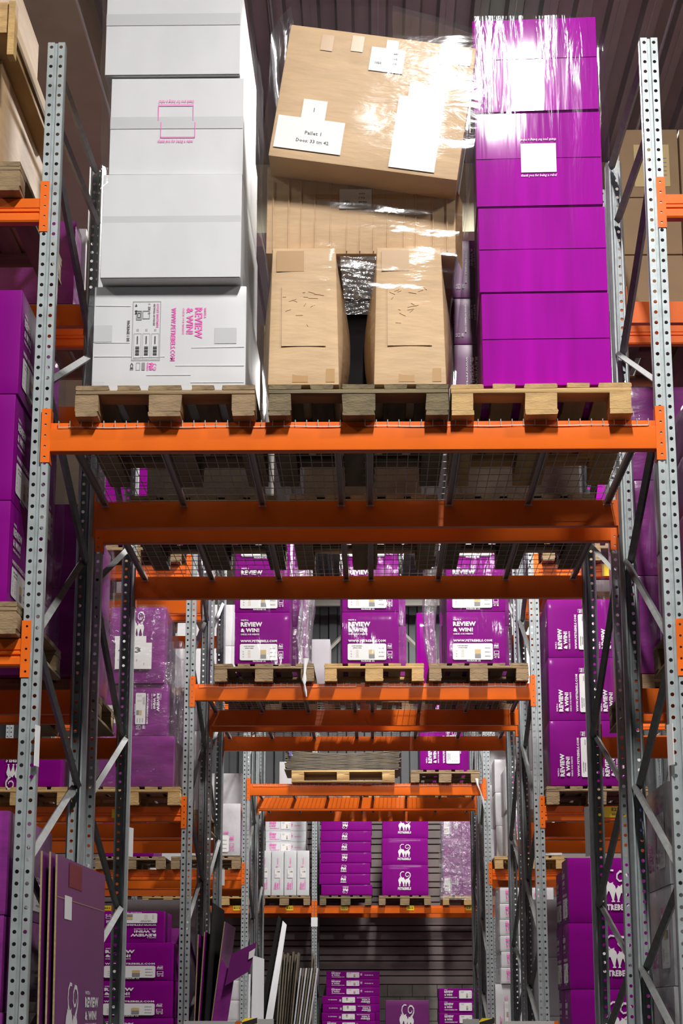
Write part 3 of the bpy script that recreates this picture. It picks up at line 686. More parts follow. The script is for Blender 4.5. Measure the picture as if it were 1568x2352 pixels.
film('taut clear film band binding the kraft cartons above the dark gap', [(3.70, -.475, .36, 8.135, 9.3), (3.92, -.49, .385, 8.13, 9.3), (4.13, -.525, .43, 8.12, 9.3)], 'film', amp=.009, seed=12, kz=22., rows=60)
o = carton('black block added for the shade in the gap between the kraft cartons', -.12, -.0, 8.6, 9.25, 3.26, 3.9, 'dark', cat='shade block', name='gap_shade_block')  # black block put in so the gap between the cartons reads dark
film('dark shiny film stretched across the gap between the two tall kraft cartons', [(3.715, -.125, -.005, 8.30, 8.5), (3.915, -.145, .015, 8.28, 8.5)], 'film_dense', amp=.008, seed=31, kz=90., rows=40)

# purple stack
gP = 'glossy purple cartons on the nearest passage shelf'
for i, (x0, x1, z0, z1, fl) in enumerate(((.500, 1.076, ZB + .002, 3.701, .50), (.494, 1.075, 3.704, 4.120, .50), (.491, 1.071, 4.124, 4.594, .505), (.493, 1.073, 4.599, 5.078, .56))):
    lab = ['glossy purple carton resting on the pale pallet, lowest of the purple stack', 'glossy purple carton second from bottom in the near purple stack',
           'glossy purple carton with a white printed square, third in the purple stack', 'glossy purple carton with bright lamp glare, topmost of the purple stack'][i]
    carton(lab, x0, x1, 8.20, 8.80, z0, z1, 'purple_lit', [('rebel_white', '-y', 0, (.36, .30, .28, .40))] if i == 2 else None, flaps=fl, group=gP, rz=(-.022, -.026, -.036, -.058)[i])
stack('shade-toned purple wrapped carton behind the glossy ones', 'rear stack by the gap', .392, 1.12, 8.86, 9.33, [ZB, 3.69, 3.93, 4.234], 'purple_shade', [('review_only', '-y', 3, (.0, .05, .2, .9))])  # darker purple stands in for the shade behind the front stack
film('clear film wrapping the near purple stack, with bright upright creases', [(3.22, .375, 1.10, 8.12, 9.38), (3.6, .40, 1.095, 8.13, 9.37), (4.1, .45, 1.09, 8.135, 9.34), (4.6, .475, 1.085, 8.13, 9.0), (5.05, .48, 1.08, 8.12, 8.86)], 'film_v', amp=.008, seed=5, kx=11, kz=1.5)

# ================================================================== row A side bays
pallet('worn pallet at the left picture edge, nearest left bay, upper shelf', -2.42, 8.15, 4.20, 'wood_aged', s=31)
pallet('cracked pale pallet at the left picture edge, nearest left bay, lower shelf', -2.345, 8.14, 2.124, 'wood_aged', s=31)
stack('purple carton with white printed side', 'nearest left bay shelf stack', -2.2, -1.60, 8.2, 8.76, [2.270, 2.738, 3.233, 3.733], 'purple', [('review', '+x', 0, (.03, .05, .94, .9)), ('cats', '-y', 0, CATC)], group='purple cartons in the nearest left bay')
stack('purple carton in rear file', 'nearest left bay shelf', -2.2, -1.60, 8.78, 9.34, [2.270, 2.738, 3.233, 3.733], 'purple', [('review', '+x', 0, (.03, .05, .94, .9))], group='purple cartons in the nearest left bay')
film('dark glossy film over the rear cartons in the nearest left bay', [(2.28, -2.23, -1.575, 8.8, 9.4), (3.0, -2.22, -1.57, 8.82, 9.4), (3.74, -2.22, -1.585, 8.8, 9.38)], 'film_v', amp=.01, seed=14)
pallet('floor pallet in the nearest left bay', -2.36, 8.25, .0, 'wood_aged', s=31)
stack('purple wrapped carton with white lettering', 'nearest left bay floor stack', -2.3, -1.562, 8.27, 9.4, [.146, .54, .94, 1.38], 'purple_wrap', [('review', '-y', 1, (.25, .04, .72, .9)), ('review', '+x', 0, (.03, .05, .94, .9))])
carton('long kraft carton on the upper left shelf beside the grey upright', -2.4, -1.73, 8.15, 9.35, 4.346, 4.86, 'kraft', None, tape='tape')
o = carton('pale wooden crate lid overhanging the kraft carton at top left', -2.45, -1.655, 7.9, 9.2, 4.865, 5.02, 'wood', None, cat='crate', name='wooden_crate')
a = MB(); a.box(.40, .43, -.67, -.60, -.12, .15, 'wood'); link('corner_post', a.mesh('post'), o)
a = MB(); a.box(.398, .41, -.60, .62, .03, .06, 'wood_aged'); link('edge_strip', a.mesh('strip'), o)
carton('kraft carton on the crate lid at the top left corner', -2.4, -1.76, 8.0, 9.2, 5.022, 5.5, 'kraft')
# right bay
pallet('shaded pallet in the nearest right bay, lower shelf', 1.375, 8.15, 2.124, 'wood_aged', s=31)
stack('purple carton with sideways lettering', 'nearest right bay shelf stack', 1.405, 2.1, 8.2, 8.74, [2.270, 2.50, 2.72, 2.983, 3.216], 'purple_wrap', [('review_wide', '-y', 0, (0, 0, 1, 1))], group='purple cartons in the nearest right bay')
stack('lilac wrapped carton in rear file', 'nearest right bay shelf', 1.41, 2.1, 8.78, 9.35, [2.270, 2.74, 3.21], 'purple_wrap', None, group='purple cartons in the nearest right bay')
film('shiny film hanging around the cartons in the nearest right bay', [(2.28, 1.375, 2.13, 8.72, 9.42), (2.9, 1.385, 2.13, 8.74, 9.42), (3.3, 1.395, 2.12, 8.74, 9.38)], 'film_v', amp=.015, seed=15)
pallet('floor pallet in the nearest right bay', 1.40, 9.28, .0, 'wood_aged', s=31)
stack('grey white wrapped carton with faint pink print', 'nearest right bay floor stack', 1.40, 2.15, 9.30, 10.15, [.146, .66, 1.13, 1.62], 'white_wrap', [('review_pink', '-x', 1, (.05, .1, .9, .8))])
film('hazy film around the grey white cartons on the right floor', [(.2, 1.375, 2.18, 9.27, 10.2), (1.0, 1.38, 2.17, 9.27, 10.2), (1.66, 1.39, 2.16, 9.28, 10.2)], 'film', amp=.012, seed=16)
# leaning flattened boxes by the left frame
def sheet(label, pts, th, m, edge='kraft_edge', name='flattened_carton', cat='flattened carton', group=None, extras=None):
    """pts: 4 world corners (bottom near, bottom far, top far, top near); th thickness along the normal"""
    P = [Vector(p) for p in pts]; nrm = (P[1] - P[0]).cross(P[3] - P[0]).normalized(); base = P[0].copy()
    b = MB(); f = [p - base for p in P]; g = [p - base - nrm * th for p in P]
    b.poly(f, m); b.poly(g[::-1], m)
    for i in range(4):
        j = (i + 1) % 4; b.poly([f[i], g[i], g[j], f[j]], edge)
    o = link(name, b.mesh(name), None, base); tag(o, label, cat, group)
    U = (P[1] - P[0]); V = (P[3] - P[0])
    def onto(me, nm, u0, v0, uw, vh, off=.002):
        c_ = bpy.data.objects.new(nm, me); COL.objects.link(c_); c_.parent = o
        ux, vy = U.normalized(), V.normalized(); Mx = Matrix((ux, vy, nrm)).transposed().to_4x4()
        c_.matrix_local = Matrix.Translation(U * u0 + V * v0 + nrm * off) @ Mx @ Matrix.Diagonal((uw * U.length, vh * V.length, 1, 1)); return c_
    if extras: extras(o, onto)
    return o
def ex1(o, onto):
    a = MB(); a.rect(0, 0, 1, 1, 'paper'); onto(a.mesh('paper_label'), 'paper_label', .14, .78, .14, .085)
    a = MB(); a.rect(0, 0, 1, 1, 'kraft_edge'); onto(a.mesh('crease'), 'crease', .0, .85, 1., .003)
    onto(art_cats('ink_white'), 'cat_emblem', .20, .26, .24, .30)
    a_, p_, q_ = art_review(); onto(a_, 'printed_lettering', .50, .15, .75, .44); onto(p_, 'label_panel', .50, .15, .75, .44, .0021)
    a = MB(); a.rect(0, 0, 1, 1, 'red'); onto(a.mesh('stain'), 'print_patch', .22, .90, .26, .09)
sheet('large purple flattened carton leaning inside the left frame at bottom left', [(-1.355, 8.42, .0), (-1.33, 9.75, .0), (-1.35, 9.75, 1.205), (-1.375, 8.42, 1.205)], .008, 'purple_shade', extras=ex1)
sheet('second flattened carton with kraft edge behind the large purple one', [(-1.385, 8.40, .0), (-1.37, 9.6, .0), (-1.385, 9.6, 1.215), (-1.40, 8.40, 1.215)], .008, 'purple_shade')
sheet('third flattened carton with kraft edge nearest the left upright', [(-1.41, 8.36, .0), (-1.405, 9.5, .0), (-1.425, 9.5, 1.215), (-1.43, 8.36, 1.215)], .008, 'purple_shade')
# ================================================================== row B
pallet('pallet behind, second row left bay, lower shelf', -2.345, 10.15, 2.124, 'wood_aged', s=31)
stack('dark wrapped purple carton', 'second row left bay shelf stack', -2.25, -1.585, 10.05, 11.3, [2.270, 2.74, 3.21], 'purple_wrap', [('review', '+x', 0, (.03, .05, .5, .9))], group='purple cartons in the second row')
film('glossy film on the purple cartons in the second row left bay', [(2.28, -2.28, -1.56, 10.02, 11.35), (3.0, -2.28, -1.565, 10.02, 11.35), (3.25, -2.28, -1.575, 10.02, 11.35)], 'film_v', amp=.013, seed=17)
pallet('pallet of the second row left bay, upper shelf', -2.42, 10.0, 4.20, 'wood_aged', s=31)
carton('purple carton seen sideways, second row left bay, upper shelf', -2.3, -1.66, 10.0, 10.22, 4.346, 4.84, 'purple_wrap')
carton('white carton seen sideways beside the purple one, second row upper shelf', -2.3, -1.64, 10.25, 11.2, 4.346, 4.9, 'white_wrap')
pallet('pallet of the second row right bay, upper shelf', 1.42, 10.17, 4.20, 'wood_dark', s=11)
for i, (x0, z) in enumerate(((1.425, 4.348), (1.425, 4.70), (1.425, 5.05))):
    for j in range(2):
        lab = 'kraft carton on upper right shelf, %s row, %s column' % (('bottom', 'middle', 'top')[i], ('left', 'right')[j])
        xx = x0 + j * .345 - .01 * i * 0
        if i == 2: art_ = [('paper', '-y', 0, (.2, .2, .62, .6))]
        else: art_ = None
        o = carton(lab, xx, xx + .335, 10.2, 10.9, z + .0, z + (.345 if i < 2 else .42), 'kraft_dull', None, group='kraft cartons on the upper right shelf')
        if i == 2:
            a = MB(); a.rect(0, 0, 1, 1, 'ink_tan'); on_face(o, .335, .7, .42, '-y', a.mesh('paper_label'), 'paper_label', .24, .15, .6, .62)
            a = MB(); a.text('FRAGILE', .62, .78, .05, 'ink_grey', w=.2)
            for q in range(5): a.rect(.55, .66 - .1 * q, .92, .68 - .1 * q, 'ink_grey')
            on_face(o, .335, .7, .42, '-y', a.mesh('label_print'), 'label_print', .24, .15, .6, .62, off=.005)
pallet('pallet of the second row right bay, lower shelf', 1.38, 10.05, 2.124, 'wood_aged', s=31)
stack('lilac film wrapped carton', 'second row right bay shelf stack', 1.41, 2.1, 10.05, 11.25, [2.270, 2.80, 3.33, 3.86], 'purple_wrap', [('review', '-x', 0, (.4, .05, .6, .9))], group='purple cartons in the second row')
film('bright film on the purple cartons in the second row right bay', [(2.28, 1.38, 2.13, 10.02, 11.3), (3.0, 1.37, 2.13, 10.02, 11.3), (3.9, 1.395, 2.13, 10.02, 11.3)], 'film_v', amp=.02, seed=18)
# passage shelf of row B (mostly seen from below)
for i, x in enumerate((-1.32, -.45, .40)):
    pallet('pallet on the second row passage shelf, %s' % ('left', 'middle', 'right')[i], x, 10.05, ZP, ('wood_dark', 'wood_aged', 'wood_dark')[i], s=(11, 1, 11)[i])
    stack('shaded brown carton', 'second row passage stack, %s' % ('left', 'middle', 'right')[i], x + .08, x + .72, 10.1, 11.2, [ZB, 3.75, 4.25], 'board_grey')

# ================================================================== row C passage shelf
for i, (x, m_, s_) in enumerate(((-1.285, 'wood_aged', 1), (-.397, 'wood', 21), (.444, 'wood_aged', 31))):
    pallet('pallet on the third row passage shelf, %s' % ('left', 'middle', 'right')[i], x, 15.3, ZP + .005, m_, s=s_)
xs_ = ((-1.129, -.682), (-.257, .202), (.592, 1.067))
for i, (x0, x1) in enumerate(xs_):
    pos = ('left', 'middle', 'right')[i]
    stack('purple carton printed REVIEW & WIN', '%s stack, third row passage' % pos, x0, x1, 15.31, 15.86, [ZB + .002, 3.683, 4.115, 4.547], 'purple', [('review', '-y', 0, (0, 0, 1, 1))], group='purple printed cartons on the third row passage shelf', jit=.003)
    stack('purple carton hidden behind printed one', '%s stack, third row passage' % pos, x0 - .02, x1 + .07, 15.9, 16.4, [ZB + .002, 3.683, 4.115], 'purple_wrap', group='rear purple cartons on the third row passage shelf')
    film('clear film around the %s printed purple stack in the third row' % pos, [(3.24, x0 - .02, x1 + .05, 15.27, 16.45), (3.6, x0 - .016, x1 + .035, 15.28, 16.45), (4.57, x0 - .015, x1 + .05, 15.28, 16.44)], 'film_v', amp=.008, seed=20 + i)
film('bunched shiny film sheet hanging right of the left printed stack', [(3.25, -.60, -.535, 15.5, 15.7), (3.5, -.62, -.53, 15.5, 15.75), (3.8, -.60, -.50, 15.5, 15.8), (4.1, -.64, -.52, 15.5, 15.8)], 'film_dense', amp=.02, seed=26)
film('grey film sheet hanging left of the right printed stack', [(3.1, .50, .53, 15.5, 15.8), (3.6, .42, .50, 15.5, 15.9), (4.1, .43, .52, 15.5, 15.9)], 'film_dense', amp=.02, seed=27)
strip('torn tail of clear film dangling over the orange beam, third row', [(-.545, 15.29, 3.30), (-.552, 15.285, 3.24), (-.556, 15.27, 3.18), (-.558, 15.25, 3.12), (-.556, 15.25, 3.08), (-.55, 15.25, 3.03), (-.54, 15.25, 2.98)], .045)
# row C side bays
pallet('pallet under wrapped purple cartons, third row left bay', -2.34, 15.28, 2.124, 'wood', s=21)
pallet('pallet at far left, third row left bay lower shelf', -3.22, 15.28, 2.124, 'wood', s=21)
o = carton('purple wrapped carton with paper number sheet, third row left bay', -2.142, -1.69, 15.3, 15.85, 3.10, 3.725, 'purple_wrap', [('cats_plain', '-y', 0, (.33, .62, .30, .34))])
a = MB(); a.box(-.174, .122, -.290, -.288, .115, .330, 'paper'); a.box(-.18, .075, -.2895, -.2875, .330, .385, 'paper'); p = link('paper_label', a.mesh('paper_label'), o)
a = MB(); a.text('413', -.15, .25, .042, 'ink_black', w=.185, bold=.01); a.text('1', .06, .145, .02, 'ink_grey', bold=0); a.text('P', -.15, .18, .014, 'ink_grey', bold=0); a.text('E', 0., .18, .014, 'ink_grey', bold=0)
c_ = link('label_print', a.mesh('label_print'), p, (0, -.2915, 0), (R90, 0, 0))
carton('purple wrapped carton with an upright white label, third row left bay', -1.95, -1.66, 15.32, 16.3, 2.68, 3.095, 'purple_wrap', [('review', '-y', 3, (.05, .02, .9, .9))])
carton('purple wrapped carton left of the one with upright label', -2.24, -1.96, 15.34, 16.3, 2.68, 3.095, 'purple_wrap', [('paper', '-y', 0, (.1, .25, .5, .35))])
carton('big purple wrapped carton resting on pallet, third row left bay', -2.196, -1.60, 15.3, 16.35, 2.272, 2.676, 'purple_wrap')
film('sparkling clear film around the mixed purple load, third row left bay', [(2.26, -2.24, -1.575, 15.26, 16.4), (2.7, -2.26, -1.60, 15.25, 16.4), (3.1, -2.24, -1.62, 15.25, 16.4), (3.4, -2.18, -1.66, 15.25, 16.3), (3.74, -2.16, -1.68, 15.26, 15.9)], 'film_mid', amp=.014, seed=33)
film('shadowed loose film hanging behind the mixed purple load', [(2.2, -1.60, -1.56, 15.5, 16.5), (3.1, -1.64, -1.555, 15.5, 16.5), (3.5, -1.68, -1.58, 15.6, 16.4)], 'film_dense', amp=.02, seed=34)
carton('low purple carton with upside down cat emblem at the far left', -3.15, -2.50, 15.3, 16.2, 2.272, 2.505, 'purple', [('cats', '-y', 2, (.33, -.15, .24, 1.15))])
stack('purple printed carton', 'third row left bay floor stack', -2.158, -1.570, 15.3, 16.0, [.146, .31, .492, .773, 1.060], 'purple', [('review', '-y', 0, (0, 0, 1, 1))])
carton('smaller shaded purple carton topping the third row left floor stack', -2.168, -1.653, 15.35, 15.95, 1.062, 1.303, 'purple', [('review', '-y', 2, (0, 0, 1, 1))])
pallet('floor pallet of the third row left bay', -2.38, 15.28, 0, 'wood_aged', s=31)
stack('dark purple carton in rear file', 'third row left bay floor', -2.2, -1.60, 16.05, 16.75, [.0, .42, .84, 1.2], 'purple_wrap', [('review', '+x', 0, (0, 0, 1, 1))])
pallet('pallet of the third row left bay, upper shelf', -2.38, 15.28, 4.10, 'wood_aged', s=31)
pallet('pallet of the third row right bay, upper shelf', 1.38, 15.28, 4.10, 'wood_aged', s=31)
stack('purple carton', 'third row left bay upper shelf stack', -2.25, -1.58, 15.3, 16.4, [4.246, 4.75, 5.25], 'purple')
stack('purple carton', 'third row right bay upper shelf stack', 1.4, 2.1, 15.3, 16.4, [4.246, 4.75, 5.25], 'purple')
for rr, z_ in (('D', 4.10), ('E', 4.10), ('F', 4.10), ('A', 4.20)):  # unseen upper shelf loads, added to keep lamplight off the rear beams
    for sd, ln, px in ((-1, 'left', -2.38), (1, 'right', 1.38)):
        if rr == 'A': continue
        y_ = ROWS[rr][0] + .03
        pallet('added pallet of the %s row %s bay, upper shelf' % (RN[rr], ln), px, y_ - .02, z_, 'wood_aged', s=31)
        stack('white carton added to block lamplight', '%s row %s bay upper shelf stack' % (RN[rr], ln), px + .02, px + .78, y_, y_ + 1.1, [z_ + .146, z_ + .65, z_ + 1.15], 'white_wrap')
pallet('worn pallet under purple printed cartons, third row right bay', 1.361, 15.28, 2.124, 'wood_aged', s=1)
for j, x in enumerate((1.402, 1.76)):
    stack('purple carton lettered sideways', 'third row right bay %s stack' % ('left', 'right')[j], x, x + .345, 15.3, 16.4, [2.272, 2.791, 3.302, 3.78], 'purple', [('review', '-y', 1, (.0, .04, 1.15, .9))], group='sideways lettered purple cartons in the third row')
film('thin film around the sideways lettered purple cartons', [(2.28, 1.385, 2.13, 15.27, 16.42), (3.2, 1.382, 2.13, 15.27, 16.42), (3.8, 1.39, 2.12, 15.27, 16.4)], 'film_v', amp=.008, seed=35)
pallet('floor pallet of the third row right bay', 1.50, 15.38, 0, 'wood_aged', s=31)
stack('purple carton with large white cat emblem', 'third row right bay floor stack', 1.518, 2.228, 15.4, 15.9, [.206, .709, 1.212, 1.717], 'purple', [('cats', '-y', 0, (.36, .19, .30, .64)), ('review', '-x', 0, (.0, .03, 1, .95))])
stack('purple carton in rear file', 'third row right bay floor', 1.52, 2.228, 15.93, 16.45, [.206, .709, 1.212, 1.65], 'purple', [('review', '-x', 0, (.0, .03, 1, .95))])
# ================================================================== row D
for i, x in enumerate((-1.30, -.45, .42)):
    pallet('pallet on the fourth row passage shelf, %s' % ('left', 'middle', 'right')[i], x, 17.05, ZP + .005, 'wood_aged', s=1)
carton('white carton standing alone behind the gap, fourth row passage', -.56, -.395, 17.1, 17.6, ZB + .006, 3.80, 'white')
carton('small glossy purple carton right of the middle stack, fourth row passage', .388, .56, 17.1, 17.7, ZB + .006, 4.04, 'purple_lit')
stack('shaded purple carton', 'left stack, fourth row passage', -1.25, -.62, 17.2, 18.1, [ZB + .006, 3.75, 4.25, 4.75], 'purple')
stack('shaded purple carton', 'right stack, fourth row passage', .66, 1.22, 17.2, 18.1, [ZB + .006, 3.75, 4.25, 4.75], 'purple')
for sd, x0, x1, ln in ((-1, -2.25, -1.545, 'left'), (1, 1.37, 2.1, 'right')):
    pallet('pallet of the fourth row %s bay, lower shelf' % ln, min(x0, x1) - (.05 if sd < 0 else 0), 17.1, 2.124, 'wood_aged', s=31)
    stack('white carton', 'fourth row %s bay shelf stack' % ln, x0, x1, 17.15, 18.3, [2.272, 2.62, 2.98, 3.3], 'white_wrap', [('review_pink', '-y', 0, (0, 0, 1, 1))])
    stack('white carton', 'fourth row %s bay floor stack' % ln, x0, x1, 17.3, 18.4, [.0, .5, 1.0, 1.5], 'white_wrap')
# ================================================================== row E passage shelf
pallet('pale pallet with its long side forward under flattened cartons', -.962, 22.4, ZP + .004, 'wood', s=21, long=True)
for i in range(13):
    z = ZB + .008 + i * .0152; dx = random.uniform(-.02, .02); b = MB(); n = 14; th = .011
    sag = .035 * (i / 12.)
    pts = []
    for j in range(n + 1):
        u = j / n; x = -.665 + 1.33 * u; pts.append((x, sag * (2 * u - 1) ** 2 + random.uniform(-.002, .002)))
    for j in range(n):
        (xa, za_), (xb, zb_) = pts[j], pts[j + 1]
        b.box(xa, xb, -.42, .42, 0, th, 'board_grey')
        for q in range(8): v = b.v[-8 + q]; b.v[-8 + q] = (v[0], v[1], v[2] + (za_ if abs(v[0] - xa) < 1e-6 else zb_))
    o = link('flattened_carton', b.mesh('flat'), None, (-.365 + dx, 22.82, z)); tag(o, 'brown flattened carton, %s from the bottom of the sagging pile' % ['first', 'second', 'third', 'fourth', 'fifth', 'sixth', 'seventh', 'eighth', 'ninth', 'tenth', 'eleventh', 'twelfth', 'thirteenth'][i], 'flattened carton', 'flattened cartons piled in the fifth row')
b = MB(); b.poly([(0, 0, 0), (.03, 0, 0), (.0, 0, .10), (-.03, 0, .10)], 'lgrey'); b.box(-.01, .02, -.002, .002, 0, .06, 'blue'); o = link('plastic_strap', b.mesh('strap'), None, (-.98, 22.38, 3.42)); tag(o, 'pale blue strap end on the sagging pile of flattened cartons', 'strap')
pallet('worn pallet under the purple carton, fifth row passage', .424, 22.4, ZP + .004, 'wood_aged', s=1)
stack('purple carton lettered sideways', 'fifth row passage stack', .537, 1.034, 22.42, 23.1, [ZB + .008, 3.80, 4.34], 'purple', [('review', '-y', 1, (.0, .04, 1., .9))])
strip('white film tail hanging off the right pallet, fifth row', [(1.19, 22.4, 3.16), (1.20, 22.38, 3.08), (1.23, 22.38, 3.0), (1.26, 22.38, 2.9), (1.27, 22.38, 2.8)], .035)
# row E side bays
for (x, lab) in ((-2.345, 'near'), (-3.22, 'middle')): pallet('pallet of the fifth row left bay lower shelf, %s place' % lab, x, 22.4, 2.124, 'wood_aged', s=1)
stack('white carton with pink print', 'fifth row left bay shelf stack', -2.2, -1.55, 22.42, 23.5, [2.275, 2.875], 'white_wrap', [('review_pink', '-y', 0, (.1, .0, .9, 1))])
carton('purple carton on the middle pallet, fifth row left bay', -3.15, -2.55, 22.42, 23.3, 2.272, 2.7, 'purple')
stack('white wrapped carton', 'sixth row left bay shelf stack', -2.2, -1.56, 24.3, 25.4, [2.272, 2.9, 3.45], 'white_wrap')
pallet('pallet of the sixth row left bay, lower shelf', -2.345, 24.28, 2.124, 'wood_aged', s=1)
stack('white wrapped carton', 'fifth row left bay floor stack', -2.2, -1.50, 22.5, 23.6, [0., .22, .44, .66, .88, 1.05], 'white_wrap')
pallet('pallet of the fifth row right bay, lower shelf', 1.38, 22.4, 2.124, 'wood', s=21)
stack('white carton with pink print', 'fifth row right bay shelf stack', 1.53, 2.15, 22.42, 23.3, [2.275, 2.796, 3.3], 'white', [('review_pink', '-y', 0, (0, 0, 1, 1))])
stack('tilted white wrapped carton', 'fifth row right bay rear stack', 1.46, 2.1, 23.35, 23.9, [2.275, 2.7, 3.1, 3.5], 'white_wrap')
pallet('pallet of the sixth row right bay, lower shelf', 1.38, 24.28, 2.124, 'wood_aged', s=1)
stack('white wrapped carton', 'sixth row right bay shelf stack', 1.42, 2.1, 24.3, 25.4, [2.272, 2.75, 3.3, 3.75], 'white_wrap')
zz = [.84 + .178 * i for i in range(7)]
stack('flat white carton with pink lettering', 'fifth row right bay floor pile', 1.43, 2.04, 22.4, 23.3, zz, 'white', [('review_wide_pink', '-y', 0, (0, 0, 1, 1))], group='flat white cartons on the right floor')
for i in range(4): carton('upright white carton below the flat pile, number %s from the left' % ('one', 'two', 'three', 'four')[i], 1.36 + .175 * i, 1.53 + .175 * i, 22.42, 23.3, .148, .835, 'white', [('review_pink', '-y', 1, (.1, .1, .8, .8))])
pallet('floor pallet of the fifth row right bay', 1.36, 22.4, 0, 'wood_aged', s=1)
film('crumpled film over the flat white carton pile on the right', [(.86, 1.36, 2.07, 22.6, 23.5), (1.4, 1.36, 2.07, 22.5, 23.5), (1.92, 1.40, 2.06, 22.45, 23.4)], 'film_dense', amp=.03, seed=40)
# row F passage shelf
for i, x in enumerate((-1.30, -.40, .44)):
    pallet('pallet on the sixth row passage shelf, %s' % ('left', 'middle', 'right')[i], x, 24.3, ZP + .005, ('wood_aged', 'wood', 'wood')[i], s=(1, 21, 21)[i])
carton('white carton at the left, sixth row passage', -1.2, -.9, 24.35, 25.0, ZB + .006, 3.6, 'white')
carton('purple carton at the right, sixth row passage', .7, 1.2, 24.35, 25.0, ZB + .006, 3.75, 'purple')
carton('dark wrapped carton at the left centre, sixth row passage', -.85, -.55, 24.35, 25.0, ZB + .006, 3.7, 'dark')

# ================================================================== row G (back wall)
for i, (x, m_, s_) in enumerate(((-3.60, 'wood', 21), (-2.72, 'wood', 21), (-1.80, 'wood_aged', 1), (-.85, 'wood_dark', 11), (.065, 'wood_aged', 1), (1.05, 'wood', 21))):
    pallet('pallet on the back wall shelf, %s from the left' % ('first', 'second', 'third', 'fourth', 'fifth', 'sixth')[i], x, 30.24, 2.124, m_, s=s_)
stack('white boxed carton', 'back wall shelf far left', -3.5, -2.9, 30.26, 31.3, [2.27, 2.7, 3.1], 'white')
stack('purple boxed carton', 'back wall shelf left', -2.65, -2.0, 30.26, 31.3, [2.27, 2.7, 3.1], 'purple')
for i in range(4): carton('narrow white carton standing upright on back shelf, %s from left' % ('first', 'second', 'third', 'fourth')[i], -1.80 + .198 * i, -1.61 + .198 * i, 30.26, 30.7, 2.272, 2.957, 'white', [('review_wide_pink', '-y', 1, (.15, .05, .7, .9))], group='narrow white cartons on the back shelf')
stack('flat white carton with pink print', 'white pile on back shelf', -1.72, -1.08, 30.72, 31.4, [2.272, 2.45, 2.62, 2.79, 2.962, 3.13, 3.30, 3.48], 'white', [('review_wide_pink', '-y', 0, (0, 0, 1, 1))], group='flat white cartons on the back shelf')
for i in range(8):
    z = 2.272 + .165 * i; jx = random.uniform(-.02, .02)
    carton('flat purple carton, %s from the bottom of the back shelf pile' % ordn(i, 9), -.845 + jx, -.055 + jx, 30.25, 31.2, z + .003, z + .162, 'purple', [('cats', '-y', 0 if i % 3 else 2, (.42, .15, .11, .68))], group='flat purple cartons on the back shelf')
stack('purple carton with white cat emblem', 'pile on the back wall shelf', .119, .832, 30.25, 31.2, [2.272, 2.738, 3.146, 3.55], 'purple', [('cats', '-y', 0, (.35, .17, .27, .62))], group='cat emblem cartons on the back shelf')
for j in range(2):
    for i in range(4):
        z = 2.272 + .29 * i; x = 1.06 + .30 * j
        carton('lilac wrapped carton, %s column, %s layer, back shelf right' % (('left', 'right')[j], ordn(i, 4)), x, x + .295, 30.26, 31.1, z + .002, z + .288, 'purple_wrap', [('review', '-y', 3, (0, 0, 1, 1))] if i in (0, 3) and j == 0 else None, group='lilac wrapped cartons on the back shelf')
film('milky film around the lilac cartons on the back shelf', [(2.2, 1.03, 1.69, 30.2, 31.15), (3.0, 1.04, 1.68, 30.2, 31.15), (3.5, 1.05, 1.68, 30.2, 31.15)], 'film_dense', amp=.012, seed=50)
for i, x in enumerate((-.87, .07, .97)): pallet('floor pallet before the back wall, %s' % ('left', 'middle', 'right')[i], x, 30.2, 0, 'wood_aged', s=1)
for i in range(5):
    z = .146 + .124 * i - (0); jx = random.uniform(-.02, .02)
    carton('flat purple carton with label strip, %s in the front floor pile' % ordn(i, 5), -.81 + jx, .0 + jx, 30.2, 30.75, z, z + .122, 'purple', [('review_wide', '-y', 0 if i < 2 else 2, (0, 0, 1, 1))], group='flat purple cartons on the floor by the back wall')
for i in range(8):
    z = .146 + .125 * i
    carton('flat purple carton, %s in the rear floor pile' % ordn(i, 8), -.76, .07, 30.78, 31.5, z, z + .123, 'purple', [('review_wide', '-y', 0, (0, 0, 1, 1))] if i > 3 else None, group='flat purple cartons on the floor by the back wall')
carton('purple carton with dull cat emblem standing on the floor by the back wall', .156, .821, 30.25, 30.9, .148, .701, 'purple_shade', [('cats', '-y', 0, (.32, .05, .34, .85))])
for i in range(4):
    z = .148 + .182 * i
    carton('flat purple carton with white panel, %s in the right floor pile' % ordn(i, 4), .975, 1.78, 30.25, 31.0, z, z + .180, 'purple', [('review_wide', '-y', 0, (0, 0, 1, 1))], group='flat purple cartons on the floor by the back wall')
